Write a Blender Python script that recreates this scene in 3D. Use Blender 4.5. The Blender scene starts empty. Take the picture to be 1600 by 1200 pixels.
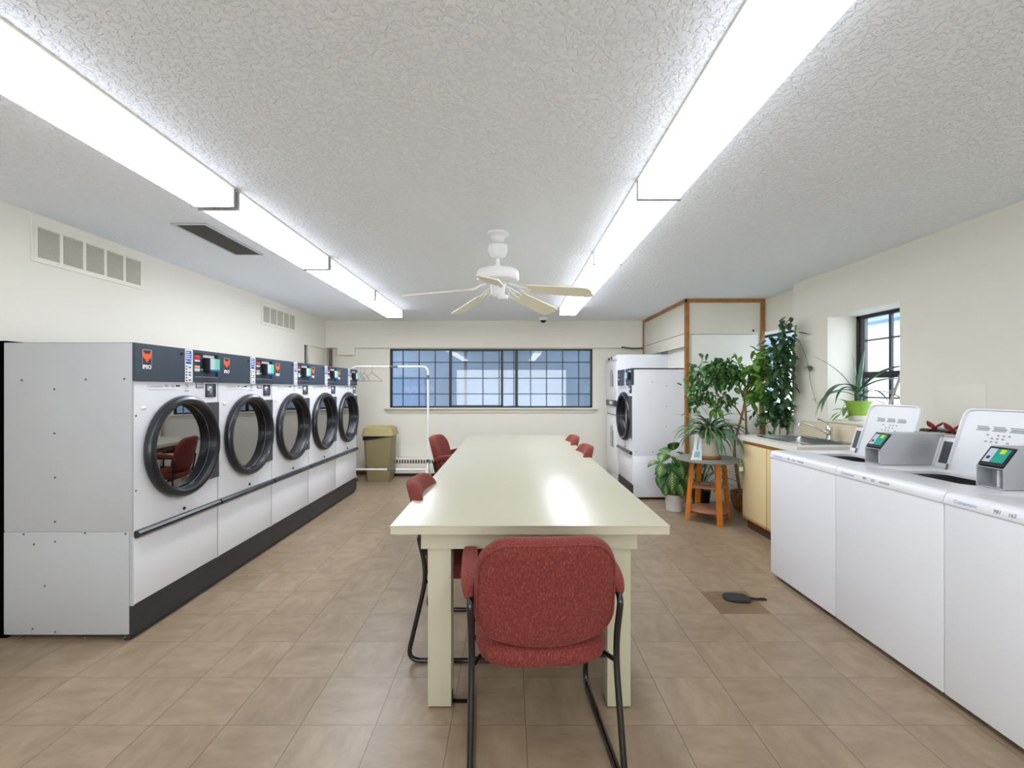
import bpy, bmesh, math, random
from mathutils import Vector, Matrix, Euler, Quaternion
R = math.radians
PI = math.pi
random.seed(7)
sc = bpy.context.scene
COL = sc.collection

# ------------------------------------------------------------------ camera
cam_d = bpy.data.cameras.new('camera')
cam_d.sensor_fit = 'HORIZONTAL'
cam_d.sensor_width = 36.0
cam_d.lens = 16.0
cam_d.shift_x = 3 / 1600
cam_d.shift_y = 7 / 1600
cam_d.clip_start = 0.02
cam = bpy.data.objects.new('camera', cam_d)
COL.objects.link(cam)
cam.location = (0, 0, 1.37)
cam.rotation_euler = (R(90), 0, 0)
sc.camera = cam

# ------------------------------------------------------------------ world, exposure
world = bpy.data.worlds.new('daylight')
sc.world = world
world.use_nodes = True
wn = world.node_tree
wn.nodes.clear()
w_out = wn.nodes.new('ShaderNodeOutputWorld')
w_bg = wn.nodes.new('ShaderNodeBackground')
w_bg.inputs[0].default_value = (0.88, 0.94, 1.0, 1)
w_bg.inputs[1].default_value = 3.3
wn.links.new(w_bg.outputs[0], w_out.inputs[0])
sc.view_settings.view_transform = 'Standard'
sc.view_settings.look = 'None'
sc.view_settings.gamma = 1.0
sc.view_settings.use_curve_mapping = False
sc.view_settings.exposure = 1.02
sc.cycles.use_denoising = True
sc.cycles.max_bounces = 10
sc.cycles.diffuse_bounces = 6
sc.cycles.glossy_bounces = 4
sc.cycles.transparent_max_bounces = 12
LAMP = 5.2          # radiance of the fluorescent diffusers

# ------------------------------------------------------------------ materials
def lin(c):
    c /= 255.0
    return c / 12.92 if c <= 0.04045 else ((c + 0.055) / 1.055) ** 2.4

def rgb(r, g, b):
    return (lin(r), lin(g), lin(b), 1)

def mat(name, col, rough=0.5, metal=0.0, spec=0.5, noise=None, bump=None, coat=0.0, subsurf=0):
    """noise=(scale, amount): soft variation of the colour; bump=(scale, strength, distance)"""
    m = bpy.data.materials.new(name)
    m.use_nodes = True
    nt = m.node_tree
    b = nt.nodes['Principled BSDF']
    b.inputs['Base Color'].default_value = col
    b.inputs['Roughness'].default_value = rough
    b.inputs['Metallic'].default_value = metal
    b.inputs['Specular IOR Level'].default_value = spec
    b.inputs['Coat Weight'].default_value = coat
    if noise or bump:
        tc = nt.nodes.new('ShaderNodeTexCoord')
    if noise:
        n = nt.nodes.new('ShaderNodeTexNoise')
        n.inputs['Scale'].default_value = noise[0]
        n.inputs['Detail'].default_value = 5
        nt.links.new(tc.outputs['Object'], n.inputs['Vector'])
        mr = nt.nodes.new('ShaderNodeMapRange')
        mr.inputs['From Min'].default_value = 0.3
        mr.inputs['From Max'].default_value = 0.7
        mr.inputs['To Min'].default_value = 1 - noise[1]
        mr.inputs['To Max'].default_value = 1 + noise[1]
        nt.links.new(n.outputs['Fac'], mr.inputs['Value'])
        mx = nt.nodes.new('ShaderNodeVectorMath')
        mx.operation = 'SCALE'
        mx.inputs[0].default_value = col[:3]
        nt.links.new(mr.outputs[0], mx.inputs['Scale'])
        nt.links.new(mx.outputs[0], b.inputs['Base Color'])
    if bump:
        n2 = nt.nodes.new('ShaderNodeTexNoise')
        n2.inputs['Scale'].default_value = bump[0]
        n2.inputs['Detail'].default_value = 4
        nt.links.new(tc.outputs['Object'], n2.inputs['Vector'])
        bp = nt.nodes.new('ShaderNodeBump')
        bp.inputs['Strength'].default_value = bump[1]
        bp.inputs['Distance'].default_value = bump[2]
        nt.links.new(n2.outputs['Fac'], bp.inputs['Height'])
        nt.links.new(bp.outputs[0], b.inputs['Normal'])
    return m

M = {}
M['wall'] = mat('wall_paint', rgb(231, 227, 214), 0.75, noise=(0.9, 0.02), bump=(60, 0.08, 0.004))
M['closet'] = mat('closet_paint', rgb(222, 217, 202), 0.55, noise=(1.5, 0.025))
M['closet_white'] = mat('closet_panel_white', rgb(238, 237, 228), 0.4, noise=(2, 0.02))
M['enamel'] = mat('white_enamel', rgb(232, 233, 236), 0.32, noise=(3, 0.01))
M['side_panel'] = mat('galvanised_white_panel', rgb(180, 181, 183), 0.4, noise=(2.5, 0.03))
M['navy'] = mat('dark_slate_panel', rgb(56, 66, 78), 0.4, noise=(20, 0.05))
M['kick'] = mat('charcoal_kick_plate', rgb(46, 47, 50), 0.5, noise=(40, 0.12))
M['ring'] = mat('black_door_ring', rgb(27, 29, 34), 0.3, coat=0.15)
M['hinge'] = mat('dark_grey_hinge_plate', rgb(70, 70, 73), 0.4)
M['black'] = mat('black_plastic', rgb(18, 18, 20), 0.4)
M['blackmetal'] = mat('black_tube_metal', rgb(16, 17, 20), 0.25, coat=0.4)
M['chrome'] = mat('chrome', rgb(225, 225, 228), 0.12, metal=1.0)
M['steel'] = mat('brushed_steel', rgb(150, 154, 160), 0.28, metal=1.0, noise=(30, 0.06))
M['greysteel'] = mat('painted_grey_steel', rgb(186, 188, 190), 0.33, metal=0.35, noise=(6, 0.04))
M['white'] = mat('white_plastic', rgb(238, 238, 238), 0.4)
M['offwhite'] = mat('offwhite_paint', rgb(232, 228, 214), 0.45)
M['gridcell'] = mat('register_louvres', rgb(190, 186, 172), 0.6)
M['vent_dark'] = mat('dark_grille', rgb(82, 80, 76), 0.6)
M['table'] = mat('cream_laminate', rgb(191, 187, 164), 0.3, noise=(1.2, 0.02))
M['table_edge'] = mat('cream_laminate_edge', rgb(190, 184, 158), 0.4)
M['brown_trim'] = mat('stained_wood_trim', rgb(158, 106, 52), 0.45, noise=(14, 0.22))
M['orange_wood'] = mat('orange_varnished_wood', rgb(206, 122, 40), 0.35, noise=(10, 0.16))
M['shelf_wood'] = mat('brown_shelf_wood', rgb(160, 112, 84), 0.45, noise=(12, 0.12))
M['stand_top'] = mat('worn_grey_stand_top', rgb(132, 130, 122), 0.6, noise=(9, 0.12))
M['cab_door'] = mat('pale_yellow_cabinet_door', rgb(232, 210, 160), 0.45, noise=(3, 0.03))
M['cab_wood'] = mat('honey_wood_strip', rgb(196, 146, 82), 0.45, noise=(12, 0.15))
M['toe'] = mat('dark_brown_toe_kick', rgb(86, 58, 36), 0.6)
M['counter'] = mat('speckled_cream_worktop', rgb(232, 228, 216), 0.3, noise=(70, 0.05))
M['backsplash'] = mat('cream_backsplash', rgb(226, 214, 186), 0.4)
M['olive'] = mat('olive_bin_plastic', rgb(140, 128, 92), 0.5, noise=(4, 0.04))
M['olive_lid'] = mat('khaki_bin_lid', rgb(172, 158, 108), 0.5, noise=(4, 0.04))
M['leaf'] = mat('mid_green_leaf', rgb(70, 110, 54), 0.4, noise=(9, 0.35))
M['leaf_bright'] = mat('bright_green_leaf', rgb(104, 150, 56), 0.4, noise=(9, 0.25))
M['leaf_dark'] = mat('dark_green_leaf', rgb(54, 86, 54), 0.32, noise=(9, 0.3))
M['strap'] = mat('bluish_green_strap_leaf', rgb(78, 108, 80), 0.35, noise=(8, 0.3))
M['strap_light'] = mat('light_strap_leaf', rgb(128, 156, 92), 0.4, noise=(8, 0.25))
M['bark'] = mat('pale_brown_bark', rgb(150, 116, 84), 0.7, noise=(25, 0.25))
M['stem'] = mat('green_stem', rgb(86, 130, 60), 0.5)
M['soil'] = mat('potting_soil', rgb(58, 44, 34), 0.9, bump=(60, 0.6, 0.01))
M['pot_cream'] = mat('cream_ceramic_pot', rgb(226, 220, 206), 0.35, noise=(8, 0.05))
M['pot_rust'] = mat('rusty_glaze', rgb(176, 120, 62), 0.45, noise=(14, 0.2))
M['pot_green'] = mat('lime_green_pot', rgb(140, 178, 66), 0.35)
M['bucket'] = mat('white_bucket_plastic', rgb(208, 204, 196), 0.45, noise=(7, 0.05))
M['basket'] = mat('woven_brown_planter', rgb(132, 94, 54), 0.6, noise=(30, 0.2))
M['blue'] = mat('blue_print', rgb(30, 84, 168), 0.45)
M['red'] = mat('red_display', rgb(214, 40, 44), 0.35)
M['orange'] = mat('orange_emblem', rgb(236, 94, 40), 0.45)
M['ink'] = mat('black_print', rgb(44, 44, 48), 0.6)
M['greyink'] = mat('grey_print', rgb(160, 162, 166), 0.6)
M['blueink'] = mat('violet_blue_print', rgb(120, 124, 190), 0.6)
M['teal'] = mat('teal_reader_face', rgb(26, 158, 142), 0.35)
M['mint'] = mat('mint_reader_face', rgb(112, 204, 170), 0.35)
M['lime'] = mat('yellow_green_spot', rgb(200, 222, 30), 0.35)
M['palegrey'] = mat('pale_grey_reader_face', rgb(196, 206, 214), 0.35)
M['peach'] = mat('peach_button', rgb(240, 200, 170), 0.4)
M['consoledark'] = mat('dark_grey_console', rgb(74, 76, 80), 0.4, noise=(30, 0.06))
M['winframe'] = mat('black_window_frame', rgb(30, 32, 36), 0.4)
M['winpost'] = mat('grey_window_post', rgb(84, 84, 84), 0.5)
M['redfab'] = None
M['copper'] = mat('gold_green_leafage', rgb(116, 110, 44), 0.45, noise=(40, 0.3))
M['darkred'] = mat('dark_red_ribbon', rgb(150, 40, 36), 0.5)
M['pipe'] = mat('brown_pipe', rgb(96, 88, 70), 0.6)
M['wire'] = mat('hanger_wire', rgb(170, 166, 160), 0.35, metal=0.6)
M['rubber'] = mat('grey_rubber', rgb(96, 96, 96), 0.6)
M['gap_shade'] = mat('painted_cavity_shade', rgb(10, 9, 8), 1.0, spec=0.0)  # black that paints the shade of the door gap and dryer gap
M['tag'] = mat('white_card', rgb(232, 234, 228), 0.5)
M['tagblue'] = mat('pale_blue_print', rgb(120, 176, 196), 0.5)
M['mesh_black'] = mat('black_crochet', rgb(40, 42, 40), 0.8, bump=(160, 0.9, 0.01))
M['fanblade'] = mat('cream_fan_blade', rgb(226, 220, 200), 0.45, noise=(5, 0.03))
M['drum'] = mat('perforated_drum', rgb(120, 120, 124), 0.3, metal=0.9)
M['sticker'] = mat('white_sticker', rgb(226, 228, 232), 0.45)
M['wood_stick'] = mat('pale_wood_stick', rgb(188, 174, 158), 0.6)

def floor_material():
    m = bpy.data.materials.new('vinyl_floor_tiles')
    m.use_nodes = True
    nt = m.node_tree
    L = nt.links.new
    N = nt.nodes.new
    b = nt.nodes['Principled BSDF']
    b.inputs['Roughness'].default_value = 0.3
    geo = N('ShaderNodeNewGeometry')
    sep = N('ShaderNodeSeparateXYZ')
    L(geo.outputs['Position'], sep.inputs[0])
    def math_(op, a, bb=None):
        n = N('ShaderNodeMath'); n.operation = op
        for i, v in enumerate((a, bb)):
            if v is None: continue
            if isinstance(v, (int, float)): n.inputs[i].default_value = v
            else: L(v, n.inputs[i])
        return n.outputs[0]
    T = 0.3052
    gx = math_('DIVIDE', math_('SUBTRACT', sep.outputs[0], 1.284), T)
    gy = math_('DIVIDE', math_('SUBTRACT', sep.outputs[1], 2.767), T)
    cx, cy = math_('FLOOR', gx), math_('FLOOR', gy)
    fx, fy = math_('FRACT', gx), math_('FRACT', gy)
    ex = math_('MINIMUM', fx, math_('SUBTRACT', 1.0, fx))
    ey = math_('MINIMUM', fy, math_('SUBTRACT', 1.0, fy))
    lx = math_('LESS_THAN', ex, 0.0065)
    ly = math_('LESS_THAN', ey, 0.0065)
    comb = N('ShaderNodeCombineXYZ'); L(cx, comb.inputs[0]); L(cy, comb.inputs[1])
    wnz = N('ShaderNodeTexWhiteNoise'); L(comb.outputs[0], wnz.inputs['Vector'])
    # marbling, turned a quarter on alternate tiles
    par = math_('MODULO', math_('ABSOLUTE', math_('ADD', cx, cy)), 2.0)
    mp = N('ShaderNodeMapping'); L(geo.outputs['Position'], mp.inputs[0]); mp.inputs['Scale'].default_value = (1, 2.4, 1)
    mp2 = N('ShaderNodeMapping'); L(geo.outputs['Position'], mp2.inputs[0]); mp2.inputs['Scale'].default_value = (2.4, 1, 1)
    mixv = N('ShaderNodeMix'); mixv.data_type = 'VECTOR'
    L(par, mixv.inputs['Factor']); L(mp.outputs[0], mixv.inputs[4]); L(mp2.outputs[0], mixv.inputs[5])
    off = N('ShaderNodeVectorMath'); off.operation = 'ADD'; L(mixv.outputs[1], off.inputs[0])
    sc_ = N('ShaderNodeVectorMath'); sc_.operation = 'SCALE'; L(wnz.outputs['Color'], sc_.inputs[0]); sc_.inputs['Scale'].default_value = 20
    L(sc_.outputs[0], off.inputs[1])
    nz = N('ShaderNodeTexNoise'); nz.inputs['Scale'].default_value = 6; nz.inputs['Detail'].default_value = 7
    nz.inputs['Roughness'].default_value = 0.65
    L(off.outputs[0], nz.inputs['Vector'])
    nz2 = N('ShaderNodeTexNoise'); nz2.inputs['Scale'].default_value = 1.1; nz2.inputs['Detail'].default_value = 4
    L(geo.outputs['Position'], nz2.inputs['Vector'])
    ramp = N('ShaderNodeValToRGB')
    ramp.color_ramp.elements[0].position = 0.3; ramp.color_ramp.elements[0].color = rgb(140, 121, 97)
    ramp.color_ramp.elements[1].position = 0.72; ramp.color_ramp.elements[1].color = rgb(166, 146, 121)
    L(nz.outputs['Fac'], ramp.inputs[0])
    v1 = math_('MULTIPLY_ADD', wnz.outputs['Value'], 0.10); v1.node.inputs[2].default_value = 0.90
    v2 = math_('MULTIPLY_ADD', nz2.outputs['Fac'], 0.22); v2.node.inputs[2].default_value = 0.89
    vv = math_('MULTIPLY', v1, v2)
    # one replaced, browner tile near the washers
    dark = math_('MULTIPLY', math_('COMPARE', cx, 0.0), math_('COMPARE', cy, 0.0))
    for n in (dark.node,): pass
    for n in nt.nodes:
        if n.type == 'MATH' and n.operation == 'COMPARE': n.inputs[2].default_value = 0.1
    scl = N('ShaderNodeVectorMath'); scl.operation = 'SCALE'; L(ramp.outputs[0], scl.inputs[0]); L(vv, scl.inputs['Scale'])
    mxd = N('ShaderNodeMix'); mxd.data_type = 'RGBA'; mxd.blend_type = 'MULTIPLY'
    L(dark, mxd.inputs['Factor']); L(scl.outputs[0], mxd.inputs[6]); mxd.inputs[7].default_value = (0.60, 0.52, 0.44, 1)
    # seams: those along the room show more strongly
    seam = math_('MAXIMUM', math_('MULTIPLY', lx, 0.8), math_('MULTIPLY', ly, 0.5))
    mxs = N('ShaderNodeMix'); mxs.data_type = 'RGBA'
    L(seam, mxs.inputs['Factor']); L(mxd.outputs[2], mxs.inputs[6]); mxs.inputs[7].default_value = rgb(96, 80, 64)
    # scuffs and stains round the table's near legs
    L(mxs.outputs[2], b.inputs['Base Color'])
    rr = N('ShaderNodeMapRange'); rr.inputs['To Min'].default_value = 0.24; rr.inputs['To Max'].default_value = 0.5
    L(nz2.outputs['Fac'], rr.inputs['Value']); L(rr.outputs[0], b.inputs['Roughness'])
    return m
M['floor'] = floor_material()

def ceiling_material():
    m = bpy.data.materials.new('knockdown_ceiling')
    m.use_nodes = True
    nt = m.node_tree; L = nt.links.new; N = nt.nodes.new
    b = nt.nodes['Principled BSDF']
    b.inputs['Base Color'].default_value = rgb(243, 247, 252)
    b.inputs['Roughness'].default_value = 0.85
    geo = N('ShaderNodeNewGeometry')
    v = N('ShaderNodeTexNoise'); v.inputs['Scale'].default_value = 46; v.inputs['Detail'].default_value = 3
    v.inputs['Roughness'].default_value = 0.55; v.inputs['Distortion'].default_value = 0.6
    L(geo.outputs['Position'], v.inputs['Vector'])
    mr = N('ShaderNodeMapRange'); mr.interpolation_type = 'SMOOTHSTEP'
    mr.inputs['From Min'].default_value = 0.44; mr.inputs['From Max'].default_value = 0.60
    L(v.outputs['Fac'], mr.inputs['Value'])
    bp = N('ShaderNodeBump'); bp.inputs['Strength'].default_value = 0.8; bp.inputs['Distance'].default_value = 0.005
    L(mr.outputs[0], bp.inputs['Height']); L(bp.outputs[0], b.inputs['Normal'])
    return m
M['ceiling'] = ceiling_material()

def fabric_material():
    m = bpy.data.materials.new('brick_red_velour')
    m.use_nodes = True
    nt = m.node_tree; L = nt.links.new; N = nt.nodes.new
    b = nt.nodes['Principled BSDF']
    b.inputs['Roughness'].default_value = 0.9
    b.inputs['Sheen Weight'].default_value = 0.22
    b.inputs['Sheen Roughness'].default_value = 0.4
    b.inputs['Sheen Tint'].default_value = rgb(230, 150, 130)
    tc = N('ShaderNodeTexCoord')
    mp = N('ShaderNodeMapping'); mp.inputs['Scale'].default_value = (1, 1, 0.3); L(tc.outputs['Object'], mp.inputs[0])
    n = N('ShaderNodeTexNoise'); n.inputs['Scale'].default_value = 230; n.inputs['Detail'].default_value = 6
    n.inputs['Roughness'].default_value = 0.75
    L(mp.outputs[0], n.inputs['Vector'])
    r = N('ShaderNodeValToRGB')
    e = r.color_ramp.elements
    e[0].position = 0.34; e[0].color = rgb(92, 30, 24)
    e[1].position = 0.70; e[1].color = rgb(154, 80, 70)
    k = e.new(0.52); k.color = rgb(116, 44, 36)
    L(n.outputs['Fac'], r.inputs[0]); L(r.outputs[0], b.inputs['Base Color'])
    bp = N('ShaderNodeBump'); bp.inputs['Strength'].default_value = 0.4; bp.inputs['Distance'].default_value = 0.002
    L(n.outputs['Fac'], bp.inputs['Height']); L(bp.outputs[0], b.inputs['Normal'])
    return m
M['redfab'] = fabric_material()

def glass_material(name, ior, tint, rough=0.0, milky=0.0, milkcol=(0.5, 0.6, 0.7, 1)):
    """window pane: Fresnel mirror over a see-through body, with an optional milky film"""
    m = bpy.data.materials.new(name)
    m.use_nodes = True
    nt = m.node_tree; L = nt.links.new; N = nt.nodes.new
    nt.nodes.clear()
    out = N('ShaderNodeOutputMaterial')
    f0 = ((ior - 1) / (ior + 1)) ** 2
    lw = N('ShaderNodeLayerWeight'); lw.inputs['Blend'].default_value = 0.5
    pw = N('ShaderNodeMath'); pw.operation = 'POWER'; L(lw.outputs['Facing'], pw.inputs[0]); pw.inputs[1].default_value = 5
    fr = N('ShaderNodeMath'); fr.operation = 'MULTIPLY_ADD'; L(pw.outputs[0], fr.inputs[0]); fr.inputs[1].default_value = 1 - f0; fr.inputs[2].default_value = f0
    gl = N('ShaderNodeBsdfGlossy'); gl.inputs['Roughness'].default_value = rough
    tr = N('ShaderNodeBsdfTransparent'); tr.inputs[0].default_value = tint
    body = tr.outputs[0]
    if milky:
        df = N('ShaderNodeBsdfDiffuse'); df.inputs[0].default_value = milkcol
        mm = N('ShaderNodeMixShader'); mm.inputs[0].default_value = milky
        L(tr.outputs[0], mm.inputs[1]); L(df.outputs[0], mm.inputs[2]); body = mm.outputs[0]
    mx = N('ShaderNodeMixShader')
    L(fr.outputs[0], mx.inputs[0]); L(body, mx.inputs[1]); L(gl.outputs[0], mx.inputs[2])
    L(mx.outputs[0], out.inputs[0])
    return m
M['door_glass'] = glass_material('dryer_door_glass', 5.0, (0.35, 0.36, 0.38, 1))
M['back_glass'] = glass_material('back_window_glass', 1.6, (0.93, 0.96, 1.0, 1), milky=0.10, milkcol=(0.6, 0.7, 0.8, 1))
M['pane'] = glass_material('clear_window_glass', 1.45, (0.93, 0.96, 1.0, 1))

def lamp_material(name, strength, phase):
    """prismatic diffuser lit by two tubes: slightly brighter along each tube"""
    m = bpy.data.materials.new(name)
    m.use_nodes = True
    nt = m.node_tree; L = nt.links.new; N = nt.nodes.new
    nt.nodes.clear()
    out = N('ShaderNodeOutputMaterial')
    em = N('ShaderNodeEmission'); em.inputs[0].default_value = (0.93, 0.975, 1.07, 1)
    tc = N('ShaderNodeTexCoord'); sp = N('ShaderNodeSeparateXYZ'); L(tc.outputs['Object'], sp.inputs[0])
    a = N('ShaderNodeMath'); a.operation = 'ABSOLUTE'; L(sp.outputs[0], a.inputs[0])
    s = N('ShaderNodeMapRange'); s.inputs['From Min'].default_value = 0.0; s.inputs['From Max'].default_value = 0.055
    s.inputs['To Min'].default_value = 0.72 * strength; s.inputs['To Max'].default_value = strength
    L(a.outputs[0], s.inputs['Value'])
    # the prismatic sides give off far less than the lens below the tubes
    gn = N('ShaderNodeNewGeometry'); sn_ = N('ShaderNodeSeparateXYZ'); L(gn.outputs['Normal'], sn_.inputs[0])
    dn = N('ShaderNodeMapRange'); dn.inputs['From Min'].default_value = -0.15; dn.inputs['From Max'].default_value = -0.9
    dn.inputs['To Min'].default_value = 0.0; dn.inputs['To Max'].default_value = 1.0
    L(sn_.outputs[2], dn.inputs['Value'])
    mx_ = N('ShaderNodeMix'); mx_.data_type = 'FLOAT'; L(dn.outputs[0], mx_.inputs['Factor']); mx_.inputs[2].default_value = 1.3
    L(s.outputs[0], mx_.inputs[3]); L(mx_.outputs[0], em.inputs[1])
    L(em.outputs[0], out.inputs[0])
    return m
M['lamp'] = lamp_material('lit_diffuser', LAMP, 0)
M['lamp_dim'] = lamp_material('weaker_lit_diffuser', LAMP * 0.5, 0)
M['lamp_far'] = lamp_material('bright_lit_diffuser', LAMP * 2.7, 0)

def variegated():
    m = bpy.data.materials.new('variegated_leaf')
    m.use_nodes = True
    nt = m.node_tree; L = nt.links.new; N = nt.nodes.new
    b = nt.nodes['Principled BSDF']; b.inputs['Roughness'].default_value = 0.4
    uv = N('ShaderNodeUVMap'); uv.uv_map = 'UVMap'
    sp = N('ShaderNodeSeparateXYZ'); L(uv.outputs[0], sp.inputs[0])
    def math_(op, a, bb=None, cc=None):
        n = N('ShaderNodeMath'); n.operation = op
        for i, v in enumerate((a, bb, cc)):
            if v is None: continue
            if isinstance(v, (int, float)): n.inputs[i].default_value = v
            else: L(v, n.inputs[i])
        return n.outputs[0]
    au = math_('ABSOLUTE', math_('SUBTRACT', sp.outputs[0], 0.5))
    tcn = N('ShaderNodeTexCoord'); nz = N('ShaderNodeTexNoise'); nz.inputs['Scale'].default_value = 25
    L(tcn.outputs['Object'], nz.inputs['Vector'])
    ph = math_('MULTIPLY_ADD', sp.outputs[1], 56.0, math_('MULTIPLY', au, -42.0))
    ph2 = math_('MULTIPLY_ADD', nz.outputs['Fac'], 4.0, ph)
    st = math_('SINE', ph2)
    edge = math_('MULTIPLY_ADD', au, -1.5, 0.62)
    v = math_('ADD', math_('MULTIPLY', st, 0.42), edge)
    r = N('ShaderNodeValToRGB'); e = r.color_ramp.elements
    e[0].position = 0.42; e[0].color = rgb(38, 84, 36)
    e[1].position = 0.98; e[1].color = rgb(206, 216, 128)
    k = e.new(0.62); k.color = rgb(96, 140, 66)
    L(v, r.inputs[0]); L(r.outputs[0], b.inputs['Base Color'])
    return m
M['variegated'] = variegated()

# ------------------------------------------------------------------ mesh building
class MB:
    """collects shapes; build() links them as ONE mesh object"""
    def __init__(self):
        self.bm = bmesh.new()
        self.uv = self.bm.loops.layers.uv.new('UVMap')
        self.mi = 0
    def faces(self, vs, fs):
        bv = [self.bm.verts.new(v) for v in vs]
        out = []
        for f in fs:
            try:
                fc = self.bm.faces.new([bv[i] for i in f]); fc.material_index = self.mi; out.append(fc)
            except ValueError:
                pass
        return bv, out
    def box(self, x0, x1, y0, y1, z0, z1, bev=0.0, seg=2):
        vs = [(x, y, z) for x in (x0, x1) for y in (y0, y1) for z in (z0, z1)]
        fs = [(0, 1, 3, 2), (4, 6, 7, 5), (0, 4, 5, 1), (2, 3, 7, 6), (0, 2, 6, 4), (1, 5, 7, 3)]
        bv, fc = self.faces(vs, fs)
        if bev:
            es = list({e for f in fc for e in f.edges})
            r = bmesh.ops.bevel(self.bm, geom=es, offset=bev, segments=seg, profile=0.5, affect='EDGES')
            for f in r['faces']: f.material_index = self.mi
        return self
    def prism(self, pts, d0, d1, axis='x', bev=0.0):
        """polygon pts (a,b) extruded from d0 to d1 along axis; (a,b) are the other two axes in order"""
        def P(a, b, d):
            return {'x': (d, a, b), 'y': (a, d, b), 'z': (a, b, d)}[axis]
        n = len(pts)
        vs = [P(a, b, d0) for a, b in pts] + [P(a, b, d1) for a, b in pts]
        fs = [tuple(range(n)), tuple(range(2 * n - 1, n - 1, -1))]
        fs += [(i, n + i, n + (i + 1) % n, (i + 1) % n) for i in range(n)]
        bv, fc = self.faces(vs, fs)
        bmesh.ops.recalc_face_normals(self.bm, faces=fc)
        if bev:
            es = list({e for f in fc for e in f.edges})
            bmesh.ops.bevel(self.bm, geom=es, offset=bev, segments=2, profile=0.5, affect='EDGES')
        return self
    def tube(self, pts, r, seg=10, closed=False, caps=True):
        pts = [Vector(p) for p in pts]
        n = len(pts)
        rad = r if isinstance(r, (list, tuple)) else [r] * n
        rings = []
        prev = None
        for i, p in enumerate(pts):
            if closed:
                t = (pts[(i + 1) % n] - pts[i - 1]).normalized()
            else:
                t = (pts[min(i + 1, n - 1)] - pts[max(i - 1, 0)]).normalized()
            if prev is None:
                a = Vector((0, 0, 1)) if abs(t.z) < 0.9 else Vector((1, 0, 0))
                nrm = (a - t * a.dot(t)).normalized()
            else:
                nrm = (prev - t * prev.dot(t))
                nrm = nrm.normalized() if nrm.length > 1e-6 else prev
            prev = nrm
            bi = t.cross(nrm)
            rings.append([self.bm.verts.new(p + (nrm * math.cos(2 * PI * k / seg) + bi * math.sin(2 * PI * k / seg)) * rad[i]) for k in range(seg)])
        m = n if closed else n - 1
        for i in range(m):
            a, b = rings[i], rings[(i + 1) % n]
            for k in range(seg):
                f = self.bm.faces.new((a[k], b[k], b[(k + 1) % seg], a[(k + 1) % seg])); f.material_index = self.mi
        if not closed and caps:
            for rg in (rings[0], list(reversed(rings[-1]))):
                f = self.bm.faces.new(rg); f.material_index = self.mi
        return self
    def cyl(self, p0, p1, r0, r1=None, seg=24):
        return self.tube([p0, p1], [r0, r0 if r1 is None else r1], seg)
    def lathe(self, prof, c=(0, 0, 0), seg=32, axis='z', cap0=True, cap1=True, sx=1.0, sy=1.0):
        """profile of (radius, height) turned about the axis through c"""
        c = Vector(c)
        rings = []
        for r, h in prof:
            ring = []
            for k in range(seg):
                a = 2 * PI * k / seg
                if axis == 'z': v = Vector((r * math.cos(a) * sx, r * math.sin(a) * sy, h))
                elif axis == 'x': v = Vector((h, r * math.cos(a), r * math.sin(a)))
                else: v = Vector((r * math.cos(a), h, r * math.sin(a)))
                ring.append(self.bm.verts.new(c + v))
            rings.append(ring)
        fl = []
        for a, b in zip(rings, rings[1:]):
            for k in range(seg):
                fl.append(self.bm.faces.new((a[k], a[(k + 1) % seg], b[(k + 1) % seg], b[k])))
        if cap0: fl.append(self.bm.faces.new(list(reversed(rings[0]))))
        if cap1: fl.append(self.bm.faces.new(rings[-1]))
        for f in fl: f.material_index = self.mi
        if cap0 and cap1: bmesh.ops.recalc_face_normals(self.bm, faces=fl)
        return self
    def cushion(self, outline, t, f, bulge=0.3, edge=None):
        """padded slab: outline (u,v) polygon, thickness t, f(u,v,w) maps to 3D (w across the thickness)"""
        n = len(outline)
        cu = sum(p[0] for p in outline) / n; cv = sum(p[1] for p in outline) / n
        h = t / 2
        prof = [(0.25, h * (1 + bulge)), (0.55, h * (1 + bulge * 0.85)), (0.8, h * (1 + bulge * 0.4)), (0.92, h), (0.975, h * 0.72), (1.0, h * 0.25),
                (1.0, -h * 0.25), (0.975, -h * 0.72), (0.92, -h), (0.8, -h * (1 + bulge * 0.12)), (0.5, -h * (1 + bulge * 0.2)), (0.25, -h * (1 + bulge * 0.22))]
        rings = []
        for s, w in prof:
            rings.append([self.bm.verts.new(f(cu + (u - cu) * s, cv + (v - cv) * s, w)) for u, v in outline])
        fl = []
        for a, b in zip(rings, rings[1:]):
            for k in range(n):
                fl.append(self.bm.faces.new((a[k], a[(k + 1) % n], b[(k + 1) % n], b[k])))
        for rg, w in ((rings[0], h * (1 + bulge)), (rings[-1], -h * (1 + bulge * 0.22))):
            cvx = self.bm.verts.new(f(cu, cv, w))
            for k in range(n):
                fl.append(self.bm.faces.new((rg[k], rg[(k + 1) % n], cvx)))
        bmesh.ops.recalc_face_normals(self.bm, faces=fl)
        for q in fl: q.material_index = self.mi
        return self
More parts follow.
